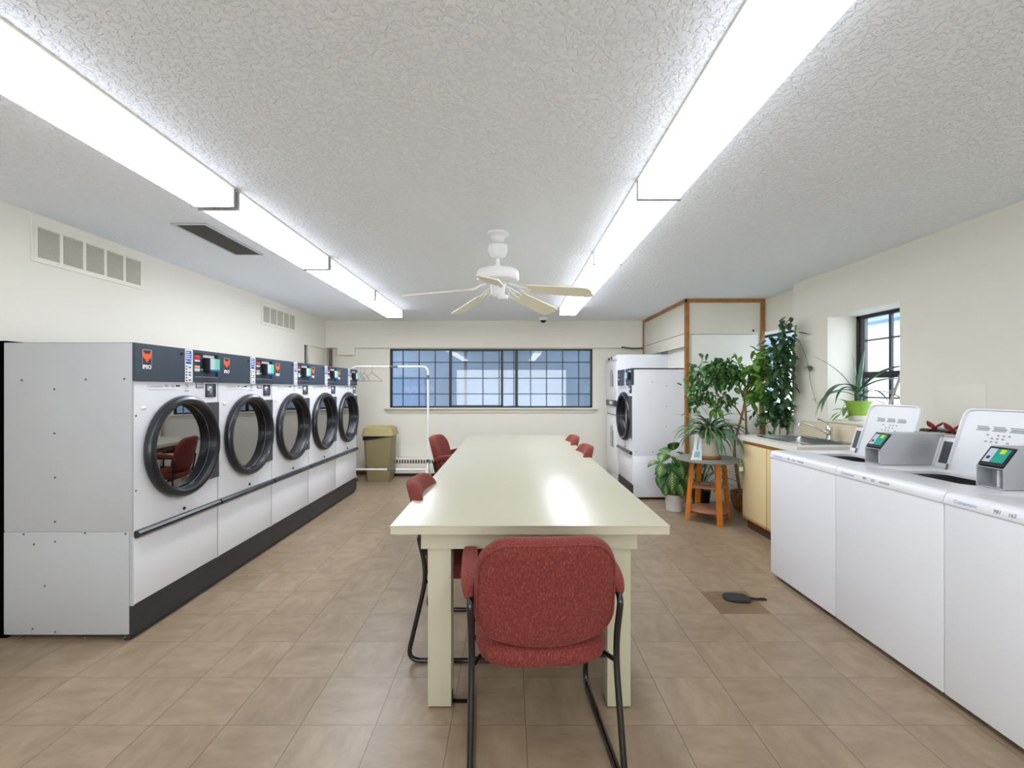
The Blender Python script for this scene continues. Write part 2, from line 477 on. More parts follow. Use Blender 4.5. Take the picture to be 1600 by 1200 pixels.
    def leaf(self, base, d, L, W, droop=0.5, segs=6, fold=0.18, kind='strap', side=None, twist=0.0):
        """one curved blade: starts at base heading d, bends towards the ground"""
        p = Vector(base); d = Vector(d).normalized()
        if side is None:
            s = d.cross(Vector((0, 0, 1)))
            s = s.normalized() if s.length > 1e-3 else Vector((1, 0, 0))
        else: s = Vector(side).normalized()
        step = L / segs
        rows = []
        for i in range(segs + 1):
            v = i / segs
            if kind == 'strap': w = W * (0.55 + 0.9 * v) if v < 0.45 else W * 0.955 * max(0.0, 1 - ((v - 0.45) / 0.55) ** 2.2)
            elif kind == 'ovate': w = W * math.sin(PI * min(1, v ** 0.8)) ** 0.8 if 0 < v < 1 else 0
            else: w = W * (math.sin(PI * v) ** 0.65 if 0 < v < 1 else 0)
            w = max(w, 0.0008)
            up = s.cross(d).normalized()
            ss = (s * math.cos(twist * v) + up * math.sin(twist * v))
            mid = self.bm.verts.new(p - up * w * fold)
            l = self.bm.verts.new(p - ss * w * 0.5); r_ = self.bm.verts.new(p + ss * w * 0.5)
            rows.append((l, mid, r_))
            p = p + d * step
            ax = d.cross(Vector((0, 0, -1)))
            if ax.length > 1e-4:
                d = Quaternion(ax.normalized(), droop / segs * min(1.0, ax.length * 1.6 + 0.1)) @ d
                s = (s - d * s.dot(d)).normalized()
        for i in range(segs):
            v0, v1 = i / segs, (i + 1) / segs
            for (a, b, u0, u1) in ((0, 1, 0.0, 0.5), (1, 2, 0.5, 1.0)):
                f = self.bm.faces.new((rows[i][a], rows[i][b], rows[i + 1][b], rows[i + 1][a]))
                f.material_index = self.mi
                for lp, uvv in zip(f.loops, ((u0, v0), (u1, v0), (u1, v1), (u0, v1))): lp[self.uv].uv = uvv
        return self
    def text(self, s, size, T, depth=0.0, bold=0.0):
        """lettering laid in the plane of matrix T (x along the line, y up)"""
        cu = bpy.data.curves.new('t', 'FONT')
        cu.body = s; cu.size = size; cu.extrude = depth; cu.resolution_u = 3; cu.offset = bold
        ob = bpy.data.objects.new('t', cu); COL.objects.link(ob)
        dg = bpy.context.evaluated_depsgraph_get()
        me = bpy.data.meshes.new_from_object(ob.evaluated_get(dg))
        me.transform(T)
        before = set(self.bm.faces)
        self.bm.from_mesh(me)
        for f in self.bm.faces:
            if f not in before: f.material_index = self.mi
        bpy.data.objects.remove(ob); bpy.data.curves.remove(cu); bpy.data.meshes.remove(me)
        return self
    def build(self, name, m, parent=None, smooth=True, angle=35, loc=None):
        me = bpy.data.meshes.new(name)
        self.bm.normal_update()
        self.bm.to_mesh(me); self.bm.free()
        for x in (m if isinstance(m, (list, tuple)) else [m]): me.materials.append(M[x] if isinstance(x, str) else x)
        if smooth:
            for p in me.polygons: p.use_smooth = True
            me.set_sharp_from_angle(angle=R(angle))
        o = bpy.data.objects.new(name, me)
        COL.objects.link(o)
        if parent: o.parent = parent
        if loc: o.location = loc
        return o

def tag(o, label=None, cat=None, group=None, kind=None):
    if label: o['label'] = label
    if cat: o['category'] = cat
    if group: o['group'] = group
    if kind: o['kind'] = kind
    return o

def thing(name, label, cat, loc=(0, 0, 0), rz=0.0, group=None):
    o = bpy.data.objects.new(name, None)
    o.empty_display_size = 0.1
    COL.objects.link(o)
    o.location = loc; o.rotation_euler = (0, 0, rz)
    return tag(o, label, cat, group)

def kids(o):
    return [c for c in bpy.data.objects if c.parent == o]

def dup(o, loc=None, rz=None, label=None, parent=None):
    c = o.copy(); COL.objects.link(c)
    if parent is not None: c.parent = parent
    if loc is not None: c.location = loc
    if rz is not None: c.rotation_euler = (0, 0, rz)
    if label: c['label'] = label
    for ch in kids(o): dup(ch, parent=c)
    return c

def struct(name, mb, m, **k):
    o = mb.build(name, m, **k)
    o['kind'] = 'structure'
    return o

def fillet(pts, rad, n=6, closed=False):
    pts = [Vector(p) for p in pts]
    out = []
    N_ = len(pts)
    for i, p in enumerate(pts):
        if not closed and i in (0, N_ - 1): out.append(p); continue
        a, b = pts[i - 1], pts[(i + 1) % N_]
        r = rad[i] if isinstance(rad, (list, tuple)) else rad
        u, v = (a - p), (b - p)
        r = min(r, u.length * 0.48, v.length * 0.48)
        p0, p1 = p + u.normalized() * r, p + v.normalized() * r
        for k in range(n + 1):
            t = k / n
            out.append(p0 * (1 - t) ** 2 + p * 2 * t * (1 - t) + p1 * t * t)
    return out

def superellipse(a, b, nx, seg=40, f=None):
    pts = []
    for k in range(seg):
        t = 2 * PI * k / seg
        c, s = math.cos(t), math.sin(t)
        n_ = nx[0] if s >= 0 else nx[1]
        u = a * math.copysign(abs(c) ** (2 / n_), c); v = b * math.copysign(abs(s) ** (2 / n_), s)
        pts.append(f(u, v) if f else (u, v))
    return pts

# ================================================================== SETTING
XL, XR, XR2, YB, Y0, ZC = -2.90, 2.92, 3.04, 7.245, -3.2, 2.44
struct('floor', MB().box(-3.1, 3.3, Y0, YB + 0.15, -0.1, 0), 'floor', smooth=False)
struct('ceiling', MB().box(-3.1, 3.3, Y0, YB + 0.15, ZC, ZC + 0.12), 'ceiling', smooth=False)
# left wall with a door opening near the far corner
w = MB()
w.box(XL - 0.12, XL, Y0, 6.40, 0, ZC); w.box(XL - 0.12, XL, 6.40, 7.17, 2.0, ZC); w.box(XL - 0.12, XL, 7.17, YB, 0, ZC)
struct('wall_left', w, 'wall', smooth=False)
d = struct('door_1', MB().box(XL - 0.055, XL - 0.012, 6.56, 7.165, 0.005, 1.985, 0.002), 'offwhite')
w = MB(); w.box(XL - 0.02, XL + 0.008, 6.372, 6.402, 0, 2.012); w.box(XL - 0.02, XL + 0.004, 6.402, 7.17, 1.988, 2.012)
w.box(XL - 0.02, XL + 0.006, 6.535, 6.56, 0, 1.988)
struct('trim_1', w, 'offwhite', smooth=False)
struct('door_gap_shade', MB().box(XL - 0.12, XL - 0.058, 6.401, 7.169, 0.001, 1.999), 'gap_shade', smooth=False)  # black backing stands in for the shade behind the door gap
# back wall
w = MB()
w.box(-3.02, 3.3, YB, YB + 0.14, 0, 1.064); w.box(-3.02, 3.3, YB, YB + 0.14, 2.0, ZC)
w.box(-3.02, -1.916, YB, YB + 0.14, 1.064, 2.0); w.box(1.314, 3.3, YB, YB + 0.14, 1.064, 2.0)
struct('wall_back', w, 'wall', smooth=False)
w = MB(); w.box(-2.9, 2.12, YB - 0.08, YB, 2.012, ZC); w.box(-2.72, -2.455, YB - 0.08, YB, 1.90, 2.012)
struct('trim_3', w, 'wall', smooth=False)
struct('baseboard_back', MB().box(-2.9, 2.12, YB - 0.012, YB, 0, 0.06), 'toe', smooth=False)
w = MB()   # wall behind the camera; its unseen opening is added to let in fill light
w.box(-3.02, 3.3, Y0 - 0.12, Y0, 0, 0.55); w.box(-3.02, 3.3, Y0 - 0.12, Y0, 2.1, ZC); w.box(-3.02, -2.1, Y0 - 0.12, Y0, 0.55, 2.1); w.box(2.2, 3.3, Y0 - 0.12, Y0, 0.55, 2.1)
struct('wall_front', w, 'wall', smooth=False)
# right wall: thick part with a deep window, then a shallow recess with another
w = MB()
w.box(XR, XR + 0.29, Y0, 3.41, 0, ZC); w.box(XR, XR + 0.29, 4.186, 4.69, 0, ZC)
w.box(XR, XR + 0.29, 3.41, 4.186, 0, 1.088); w.box(XR, XR + 0.29, 3.41, 4.186, 2.028, ZC)
w.box(XR2, XR + 0.29, 4.69, 4.86, 0, ZC); w.box(XR2, XR + 0.29, 6.0, YB, 0, ZC)
w.box(XR2, XR + 0.29, 4.86, 6.0, 0, 1.085); w.box(XR2, XR + 0.29, 4.86, 6.0, 2.04, ZC)
struct('wall_right', w, 'wall', smooth=False)
# wall access panel, painted over
struct('trim_4', MB().box(XR - 0.006, XR, 2.79, 3.12, 0.95, 1.395, 0.002), 'wall')
# low ledge behind the washers
struct('trim_5', MB().box(2.64, XR, -0.4, 3.36, 0, 1.055, 0.004), 'offwhite')

# ---- back window
root = thing('window_1', None, None, (0, 0, 0)); root['kind'] = 'structure'; del_me = root
fr = MB()
fr.box(-1.916, 1.314, 7.27, 7.33, 1.975, 2.0); fr.box(-1.916, 1.314, 7.27, 7.33, 1.064, 1.088)
fr.box(-1.916, -1.886, 7.27, 7.33, 1.064, 2.0); fr.box(1.284, 1.314, 7.27, 7.33, 1.064, 2.0)
for x, wd in ((-0.955, 0.036), (-0.128, 0.036), (0.103, 0.046)):
    fr.box(x - wd / 2, x + wd / 2, 7.262, 7.335, 1.064, 2.0)
fr.box(-0.955, -0.128, 7.262, 7.30, 1.064, 1.10); fr.box(-0.955, -0.128, 7.262, 7.30, 1.965, 2.0)
fr.build('window_frame', 'winframe', root, smooth=False)
pm = MB(); pm.box(-0.742, -0.692, 7.34, 7.37, 1.064, 2.0); pm.build('window_post', 'winpost', root, smooth=False)
mu = MB()
for x in (-1.715, -1.458, -1.201, -0.436, -0.175, 0.06, 0.329, 0.585, 0.842, 1.099): mu.box(x - 0.006, x + 0.006, 7.29, 7.306, 1.08, 1.98)
for z in (1.79, 1.534, 1.283): mu.box(-1.9, 1.3, 7.29, 7.306, z - 0.006, z + 0.006)
mu.build('muntins', 'winframe', root, smooth=False)
MB().box(-1.9, 1.3, 7.312, 7.318, 1.07, 1.99).build('pane', 'back_glass', root, smooth=False)
s_ = MB(); s_.box(-1.985, 1.38, 7.17, 7.27, 1.040, 1.064, 0.006); s_.box(-1.955, 1.35, 7.222, 7.245, 0.985, 1.040, 0.004)
s_.build('window_sill', 'offwhite', root)

def side_window(name, X, y0, y1, z0, z1, vert, rails, munt, sash=0.03):
    root = thing(name, None, None, (0, 0, 0)); root['kind'] = 'structure'
    f = MB()
    f.box(X, X + 0.05, y0, y1, z1 - 0.03, z1); f.box(X, X + 0.05, y0, y1, z0, z0 + 0.03)
    f.box(X, X + 0.05, y0, y0 + 0.03, z0, z1); f.box(X, X + 0.05, y1 - 0.035, y1, z0, z1)
    for z in rails: f.box(X + 0.005, X + 0.045, y0 + 0.03, y1 - 0.035, z - 0.028, z + 0.028)
    for y in vert: f.box(X + 0.012, X + 0.035, y - 0.012, y + 0.012, z0 + 0.02, z1 - 0.02)
    f.build('window_frame', 'winframe', root, smooth=False)
    q = MB()
    for z in munt: q.box(X + 0.015, X + 0.032, y0 + 0.03, y1 - 0.03, z - 0.007, z + 0.007)
    q.box(X + 0.01, X + 0.04, y1 - 0.085, y1 - 0.035, z0 + 0.03, z1 - 0.03)
    q.build('muntins', 'winpost', root, smooth=False)
    MB().box(X + 0.02, X + 0.026, y0 + 0.03, y1 - 0.035, z0 + 0.03, z1 - 0.03).build('pane', 'pane', root, smooth=False)
    return root
w2 = side_window('window_2', 3.185, 3.41, 4.186, 1.088, 2.028, (3.83,), (1.49,), (1.80, 1.29))
s_ = MB(); s_.box(XR - 0.035, 3.185, 3.36, 4.24, 1.066, 1.09, 0.004); s_.box(XR - 0.014, XR, 3.385, 4.215, 1.0, 1.066, 0.003)
s_.build('window_sill', 'offwhite', w2)
w3 = side_window('window_3', 3.22, 4.86, 6.0, 1.085, 2.04, (5.18,), (), (1.55,))
s_ = MB(); s_.box(XR2 - 0.03, 3.22, 4.80, 5.40, 1.06, 1.087, 0.004); s_.build('window_sill', 'offwhite', w3)
# spring blind cord coil hanging in the far side window
# ---- outside
struct('ground_outside', MB().box(-14, 22, -12, 26, -0.6, -0.12), mat('outside_paving', rgb(190, 192, 196), 0.9), smooth=False)
M['soffit'] = mat('blue_grey_soffit', rgb(176, 190, 206), 0.8, noise=(1.3, 0.12))
M['outwall'] = mat('pale_blue_render', rgb(214, 226, 238), 0.8, noise=(0.5, 0.12))
M['walkwall'] = mat('blue_grey_walkway_wall', rgb(142, 160, 178), 0.8, noise=(0.7, 0.2))
M['outdark'] = mat('slate_blue_cladding', rgb(120, 144, 172), 0.8)
nb = thing('covered_walkway_building', 'pale blue building with a covered walkway seen through the wide back window', 'building', (0, 9.2, -0.12))
MB().box(-7, 6, 1.0, 1.3, 0, 2.7).build('wall', 'walkwall', nb, smooth=False)
MB().box(-7, 6, -1.2, 1.0, 2.45, 2.7).build('soffit', 'soffit', nb, smooth=False)
q = MB(); q.box(-2.6, -1.9, 0.94, 1.0, 0.1, 1.75); q.build('utility_cabinet', 'outdark', nb, smooth=False)
q = MB(); q.box(1.95, 2.05, -1.1, -1.0, 0, 2.45); q.build('post', 'outdark', nb, smooth=False)
nh = thing('neighbouring_house', 'blue and white house seen through the right hand windows', 'house', (8.5, 7.5, -0.12))
MB().box(-0.5, 4, -3.5, 5, 0, 3.0).build('wall', 'outwall', nh, smooth=False)
MB().prism([(-4.0, 2.9), (5.4, 2.9), (0.7, 4.6)], -0.9, 4.2, 'x').build('roof', 'outdark', nh, smooth=False)
q = MB(); q.box(-0.54, -0.5, -1.5, -0.6, 1.0, 2.3); q.build('window', 'white', nh, smooth=False)
q = MB(); q.box(-0.54, -0.5, 1.6, 2.6, 1.0, 2.3); q.build('window', 'white', nh, smooth=False)

# ---- built-in closet (far right)
cl = thing('built_in_closet', 'cream built-in closet with brown wood trim in the back right corner', 'closet', (2.10, 5.43, 0))
f = MB(); f.box(0.045, 0.89, 0.004, 0.03, 2.02, 2.40); f.box(0.0, 0.06, 0.006, 0.03, 0, 2.4); f.box(0.88, 0.93, 0.006, 0.03, 0, 2.4)
f.build('header_panel', 'closet', cl, smooth=False)
MB().box(0.066, 0.874, 0.008, 0.03, 0.02, 2.014).build('door', 'closet_white', cl, smooth=False)
f = MB(); f.box(0.004, 0.03, 0.04, 1.735, 2.035, 2.40); f.box(0.006, 0.03, 0.04, 1.735, 1.88, 2.028)
f.build('side_header', 'closet', cl, smooth=False)
f = MB(); f.box(-0.012, 0.93, -0.016, 0.004, 2.395, 2.438); f.box(-0.012, 0.004, -0.016, 1.735, 2.395, 2.438)
f.box(-0.012, 0.032, -0.016, 0.028, 0, 2.395); f.box(0.888, 0.93, -0.016, 0.004, 0, 2.395); f.box(-0.012, 0.004, 1.71, 1.735, 1.88, 2.395)
f.build('wood_trim', 'brown_trim', cl, smooth=False)
MB().lathe([(0.011, 0), (0.013, -0.012), (0.006, -0.02)], (0.80, 0.004, 2.06), 12, 'y').build('knob', 'black', cl)
MB().box(0.115, 0.13, 0.03, 1.24, 0.0, 2.42).build('inner_panel', 'closet_white', cl, smooth=False)

# ================================================================== DRYERS
DW, DD = 0.716, 0.70
def ring_plate(mb, cu, cz, r, u0, u1, z0, z1, x, seg=64):
    """rectangular plate at x with a round hole"""
    inner, outer = [], []
    for k in range(seg):
        a = 2 * PI * (k + 0.5) / seg
        c, s = math.cos(a), math.sin(a)
        t = min((u1 - cu) / c if c > 0 else (u0 - cu) / c if c < 0 else 9, (z1 - cz) / s if s > 0 else (z0 - cz) / s if s < 0 else 9)
        inner.append((x, cu + r * c, cz + r * s)); outer.append((x, cu + t * c, cz + t * s))
    corners = [(u1, z1), (u0, z1), (u0, z0), (u1, z0)]
    vs = inner + outer
    fs = []
    cor_i = {}
    for j, (cu_, cz_) in enumerate(corners):
        vs.append((x, cu_, cz_))
    for k in range(seg):
        k2 = (k + 1) % seg
        a, b = outer[k], outer[k2]
        base = len(inner)
        same = abs(a[1] - b[1]) < 1e-6 or abs(a[2] - b[2]) < 1e-6
        f = [k, base + k, base + k2, k2]
        if not same:
            for j, (cu_, cz_) in enumerate(corners):
                if (abs(a[1] - cu_) < 1e-6 or abs(a[2] - cz_) < 1e-6) and (abs(b[1] - cu_) < 1e-6 or abs(b[2] - cz_) < 1e-6) and abs(cu_ - a[1]) < 0.2 and abs(cz_ - a[2]) < 0.2:
                    f = [k, base + k, 2 * seg + j, base + k2, k2]; break
        fs.append(tuple(f))
    mb.faces(vs, fs)

def plane_T(x, u, z, tilt=0.0):
    """lettering frame on a face looking along +x: text runs along +y, up is +z"""
    m = Matrix(((0, 0, 1, x), (1, 0, 0, u), (0, 1, 0, z), (0, 0, 0, 1)))
    return m

def make_dryer(label, loc, rz=0.0, group=None):
    t = thing('tumble_dryer', label, 'dryer', loc, rz, group)
    W = DW
    b = MB()
    b.box(-DD, -0.001, 0.002, 0.012, 0.03, 1.62); b.box(-DD, -0.001, W - 0.012, W - 0.002, 0.03, 1.62)
    b.box(-DD, -0.004, 0.002, W - 0.002, 1.605, 1.62); b.box(-DD, -DD + 0.01, 0.002, W - 0.002, 0.03, 1.62)
    b.box(-DD, -0.02, 0.012, W - 0.012, 0.03, 0.60)
    b.build('body', 'side_panel', t, smooth=False)
    b = MB()
    b.box(-0.02, 0.0, 0.003, W - 0.003, 0.19, 0.562, 0.003)
    b.build('lower_panel', 'enamel', t)
    b = MB()
    ring_plate(b, 0.372, 1.012, 0.27, 0.003, W - 0.003, 0.592, 1.41, 0.0)
    b.box(-0.02, -0.001, 0.003, 0.008, 0.592, 1.41); b.box(-0.02, -0.001, W - 0.008, W - 0.003, 0.592, 1.41)
    b.box(-0.02, 0.0, 0.003, W - 0.003, 0.586, 0.592)
    b.build('front_panel', 'enamel', t, smooth=False)
    b = MB(); b.box(-0.03, 0.002, -0.0005, W + 0.0005, 0.03, 0.186); b.box(-0.05, -0.02, 0.0, W, 0.0, 0.03)
    b.build('kick_plate', 'kick', t, smooth=False)
    b = MB()
    b.prism([(-0.004, 0.552), (0.020, 0.553), (0.032, 0.566), (0.032, 0.578), (0.020, 0.590), (-0.004, 0.592)][::-1], 0.008, W - 0.006, 'y')
    b.build('lint_drawer_handle', 'ring', t)
    MB().lathe([(0.010, 0.0), (0.010, 0.006), (0.006, 0.008)], (0, 0.385, 0.618), 12, 'x').build('keyhole', 'black', t)
    # control panel with its recess
    b = MB()
    b.box(-0.02, 0.012, 0.0, 0.465, 1.412, 1.62); b.box(-0.02, 0.012, 0.700, W, 1.412, 1.62)
    b.box(-0.02, 0.012, 0.465, 0.700, 1.600, 1.62); b.box(-0.02, 0.012, 0.465, 0.700, 1.412, 1.446)
    b.box(-0.02, 0.000, 0.465, 0.700, 1.446, 1.600)
    cp = b.build('control_panel', 'navy', t, smooth=False)
    MB().box(0.0, 0.0135, 0.468, 0.698, 1.444, 1.4475).build('recess_lip', 'greysteel', cp, smooth=False)
    MB().lathe([(0.009, 0.012), (0.009, 0.016)], (0, 0.352, 1.586), 12, 'x').build('lock', 'black', cp)
    # emblem: fox head over four white letters
    em = MB()
    em.box(0.012, 0.0132, 0.044, 0.112, 1.503, 1.588)
    eb = em.build('emblem', 'ink', cp, smooth=False)
    fx = [(0.047, 1.584), (0.060, 1.568), (0.066, 1.562), (0.078, 1.566), (0.090, 1.562), (0.096, 1.568), (0.109, 1.584), (0.109, 1.552), (0.101, 1.538), (0.092, 1.536), (0.085, 1.524), (0.078, 1.516),
          (0.071, 1.524), (0.064, 1.536), (0.055, 1.538), (0.047, 1.552)]
    MB().prism(fx, 0.0133, 0.0142, 'x').build('fox_head', 'orange', eb, smooth=False)
    q = MB(); q.box(0.0133, 0.0139, 0.044, 0.112, 1.584, 1.588); q.box(0.0133, 0.0139, 0.044, 0.0465, 1.503, 1.588); q.box(0.0133, 0.0139, 0.1095, 0.112, 1.503, 1.588)
    q.build('emblem_border', 'greyink', eb, smooth=False)
    MB().text('IPSO', 0.031, plane_T(0.0142, 0.0455, 1.4805), 0.0003, 0.0012).build('lettering', 'white', eb, smooth=False)
    # instruction strip
    q = MB(); q.box(0.012, 0.0134, 0.378, 0.446, 1.408, 1.618)
    st = q.build('instruction_sticker', 'sticker', cp, smooth=False)
    q = MB(); q.box(0.0134, 0.0138, 0.384, 0.434, 1.545, 1.608); q.box(0.0134, 0.0138, 0.384, 0.434, 1.525, 1.541)
    q.build('blue_block', 'blue', st, smooth=False)
    q = MB()
    for i, wd in enumerate((0.030, 0.038, 0.034, 0.040)): q.box(0.0139, 0.0142, 0.387, 0.387 + wd, 1.595 - i * 0.013, 1.601 - i * 0.013)
    q.build('print_lines', 'sticker', st, smooth=False)
    q = MB()
    for i in range(6): q.box(0.0134, 0.0138, 0.384, 0.395, 1.505 - i * 0.018, 1.514 - i * 0.018)
    for i in (0, 2, 3, 5): q.box(0.0134, 0.0138, 0.408, 0.430, 1.500 - i * 0.016, 1.507 - i * 0.016)
    q.build('print_marks', 'ink', st, smooth=False)
    # recess contents
    q = MB(); q.box(0.0, 0.003, 0.480, 0.530, 1.560, 1.588, 0.001); q.build('display', 'red', cp)
    q = MB(); q.box(0.0, 0.003, 0.480, 0.530, 1.546, 1.557); q.box(0.0, 0.003, 0.562, 0.672, 1.578, 1.596); q.build('display_label', 'sticker', cp, smooth=False)
    q = MB()
    for i in (0, 1): q.box(0.0, 0.004, 0.474 + i * 0.03, 0.498 + i * 0.03, 1.505, 1.520, 0.001)
    q.build('button', 'peach', cp)
    q = MB()
    for i in (0, 1): q.box(0.0, 0.004, 0.474 + i * 0.03, 0.498 + i * 0.03, 1.482, 1.502, 0.001)
    q.build('button', 'white', cp)
    q = MB(); q.box(0.0, 0.005, 0.540, 0.562, 1.486, 1.500, 0.003); q.build('start_button', 'mint', cp)
    # card reader standing out of the recess
    q = MB(); q.box(0.0, 0.050, 0.556, 0.660, 1.482, 1.572, 0.004)
    rd = q.build('card_reader', 'black', t)
    MB().box(0.050, 0.0515, 0.562, 0.608, 1.496, 1.570).build('reader_label', 'palegrey', rd, smooth=False)
    MB().box(0.050, 0.0515, 0.608, 0.658, 1.496, 1.570).build('reader_screen', 'mint', rd, smooth=False)
    MB().box(0.050, 0.0518, 0.562, 0.658, 1.484, 1.496).build('reader_strip', 'blue', rd, smooth=False)
    # small marks below
    MB().text('Coinamatic', 0.026, plane_T(0.0012, 0.095, 1.376)).build('lettering', 'greyink', t, smooth=False)
    MB().text('981', 0.022, plane_T(0.0012, 0.225, 1.378)).build('lettering', 'ink', t, smooth=False)
    MB().text('162', 0.022, plane_T(0.0012, 0.272, 1.378)).build('lettering', 'ink', t, smooth=False)
    q = MB(); q.box(0.0, 0.0012, 0.315, 0.350, 1.381, 1.391); q.build('printed_bar', 'ink', t, smooth=False)
    q = MB(); q.box(0.0, 0.0012, 0.100, 0.310, 1.362, 1.364); q.build('printed_line', 'greyink', t, smooth=False)
    q = MB(); q.tube(fillet([(0.002, 0.398, 1.40), (0.002, 0.425, 1.385), (0.002, 0.398, 1.367)], 0.02), 0.0025, 6); q.box(0, 0.0012, 0.39, 0.43, 1.352, 1.358)
    q.build('printed_arrow', 'greyink', t)
    q = MB(); q.box(0.0, 0.002, 0.492, 0.565, 1.372, 1.407); sk = q.build('warning_sticker', 'ink', t, smooth=False)
    q = MB()
    for i in range(3): q.box(0.002, 0.0024, 0.497, 0.560, 1.378 + i * 0.010, 1.384 + i * 0.010)
    q.build('print_lines', 'sticker', sk, smooth=False)
    q = MB(); q.box(0.0, 0.006, 0.585, 0.690, 1.312, 1.402, 0.002); ck = q.build('coin_slot', 'black', t)
    MB().box(0.006, 0.008, 0.592, 0.655, 1.320, 1.396).build('coin_plate', 'steel', ck, smooth=False)
    MB().lathe([(0.024, 0.008), (0.024, 0.013), (0.018, 0.018)], (0, 0.620, 1.358), 24, 'x').build('coin_knob', 'chrome', ck)
    q = MB(); q.box(0.0, 0.006, 0.055, 0.085, 1.255, 1.270, 0.002); q.build('hinge_cap', 'white', t)
    # hinge plate and door
    q = MB(); q.box(0.0, 0.018, 0.42, 0.700, 0.757, 1.275, 0.003); q_ = q
    # keep the plate clear of the opening: it is an L cut by the ring
    hp = MB()
    pts = [(0.372 + 0.274 * math.cos(a), 1.012 + 0.274 * math.sin(a)) for a in [R(x) for x in range(-60, 61, 8)]]
    poly = [(0.42, 0.757), (0.700, 0.757), (0.700, 1.275), (0.42, 1.275)] + pts[::-1]
    hp.prism(poly, 0.0, 0.020, 'x'); q.bm.free()
    hp.build('hinge_plate', 'hinge', t, angle=20)
    dr = MB()
    dr.lathe([(0.262, -0.075), (0.266, -0.015), (0.262, 0.030), (0.265, 0.044), (0.276, 0.052), (0.292, 0.053), (0.306, 0.044), (0.314, 0.028), (0.314, 0.012), (0.304, 0.001), (0.272, 0.001)],
             (0, 0.372, 1.012), 72, 'x', False, False)
    door = dr.build('door', 'ring', t, angle=30)
    gl = MB(); gl.lathe([(0.266, -0.012), (0.20, -0.0105), (0.10, -0.0095), (0.02, -0.009)], (0, 0.372, 1.012), 64, 'x', False, True)
    gl.build('door_glass', 'door_glass', door, angle=80)
    MB().lathe([(0.266, -0.012), (0.2655, -0.006), (0.262, -0.006)], (0, 0.372, 1.012), 64, 'x', False, False).build('glass_rim', 'greysteel', door)
    du = MB(); du.lathe([(0.262, -0.075), (0.262, -0.12), (0.30, -0.125), (0.30, -0.62), (0.02, -0.64)], (0, 0.372, 1.012), 48, 'x', False, True)
    du.build('drum', 'drum', t)
    return t

screw_mesh = None
def screws(t, pts):
    """pts: (x, z) on the near side panel (local y = side)"""
    global screw_mesh
    for x, y, z, ry in pts:
        if screw_mesh is None:
            o = MB().lathe([(0.0055, 0.0), (0.0055, 0.002), (0.003, 0.004)], (0, 0, 0), 10, 'z').build('screw', 'rubber', t)
            screw_mesh = o.data
        else:
            o = bpy.data.objects.new('screw', screw_mesh); COL.objects.link(o); o.parent = t
        o.location = (x, y, z); o.rotation_euler = ry

YD = 2.475
d1 = make_dryer('large white tumble dryer with its whole side showing, nearest the camera in the left row', (-2.05, YD, 0), 0, 'tumble dryers in a row along the left wall')
names = ['white tumble dryer in the left row, second from the camera', 'white tumble dryer in the middle of the left row, third from the camera',
         'white tumble dryer in the left row, second from the far end', 'white tumble dryer at the far end of the left row, beside the olive bin']
for i, nme in enumerate(names): dup(d1, (-2.05, YD + (i + 1) * 0.718, 0), 0, nme)
d6 = dup(d1, (1.504, 5.60 + DW, 0), PI, 'white tumble dryer with black door standing alone against the closet, beside the plants'); del d6['group']
# screws and seams of the two side panels that face the camera
pan = MB(); pan.box(-0.70, -0.02, -0.003, 0.002, 0.035, 0.588, 0.001); pan.build('lower_side_panel', 'side_panel', d1)
pan = MB(); pan.box(-0.70, -0.004, -0.002, 0.002, 0.594, 1.617, 0.001); pan.build('upper_side_panel', 'side_panel', d1)
ry = (R(90), 0, 0)
px_ = [(35, 594), (135, 593), (195, 592), (86, 608), (86, 677), (87, 746), (87, 815), (38, 834.6), (134, 833), (197, 834), (54, 850), (87, 846), (71, 915), (52, 982), (87, 987),
       (134, 996), (196, 995), (37, 998)]
screws(d1, [((x - 797) / 287.3 + 2.05, -0.003, 1.37 - (y - 607) / 287.3, ry) for x, y in px_ if (x - 797) / 287.3 + 2.05 > -0.69])
rx = (0, R(90), 0)
screws(d1, [(0.0, 0.018, 1.22, rx), (0.0, 0.018, 0.81, rx)])
for c in kids(d6):
    if c.name.startswith('body'):
        c.material_slots[0].link = 'OBJECT'; c.material_slots[0].material = M['enamel']
pan = MB(); pan.box(-0.70, -0.012, DW - 0.002, DW + 0.003, 0.035, 0.535, 0.001); pan.build('lower_side_panel', 'enamel', d6)
screws(d6, [(-(x - 988) / 127, DW + 0.0015, 1.37 - (y - 607) / 127, (R(-90), 0, 0)) for x, y in ((1041, 603), (1041, 635), (1041, 666), (994, 706), (1020, 706), (1019, 597))])
# black duct box; its colour also paints the shade in the dryer gap
q = MB(); q.box(-2.88, -2.762, YD + 0.02, YD + 3.3, 0.0, 1.632, 0.004)
tag(q.build('duct_gap_backing', 'gap_shade'), 'black duct backing that darkens the gap behind the left row of dryers', 'duct')

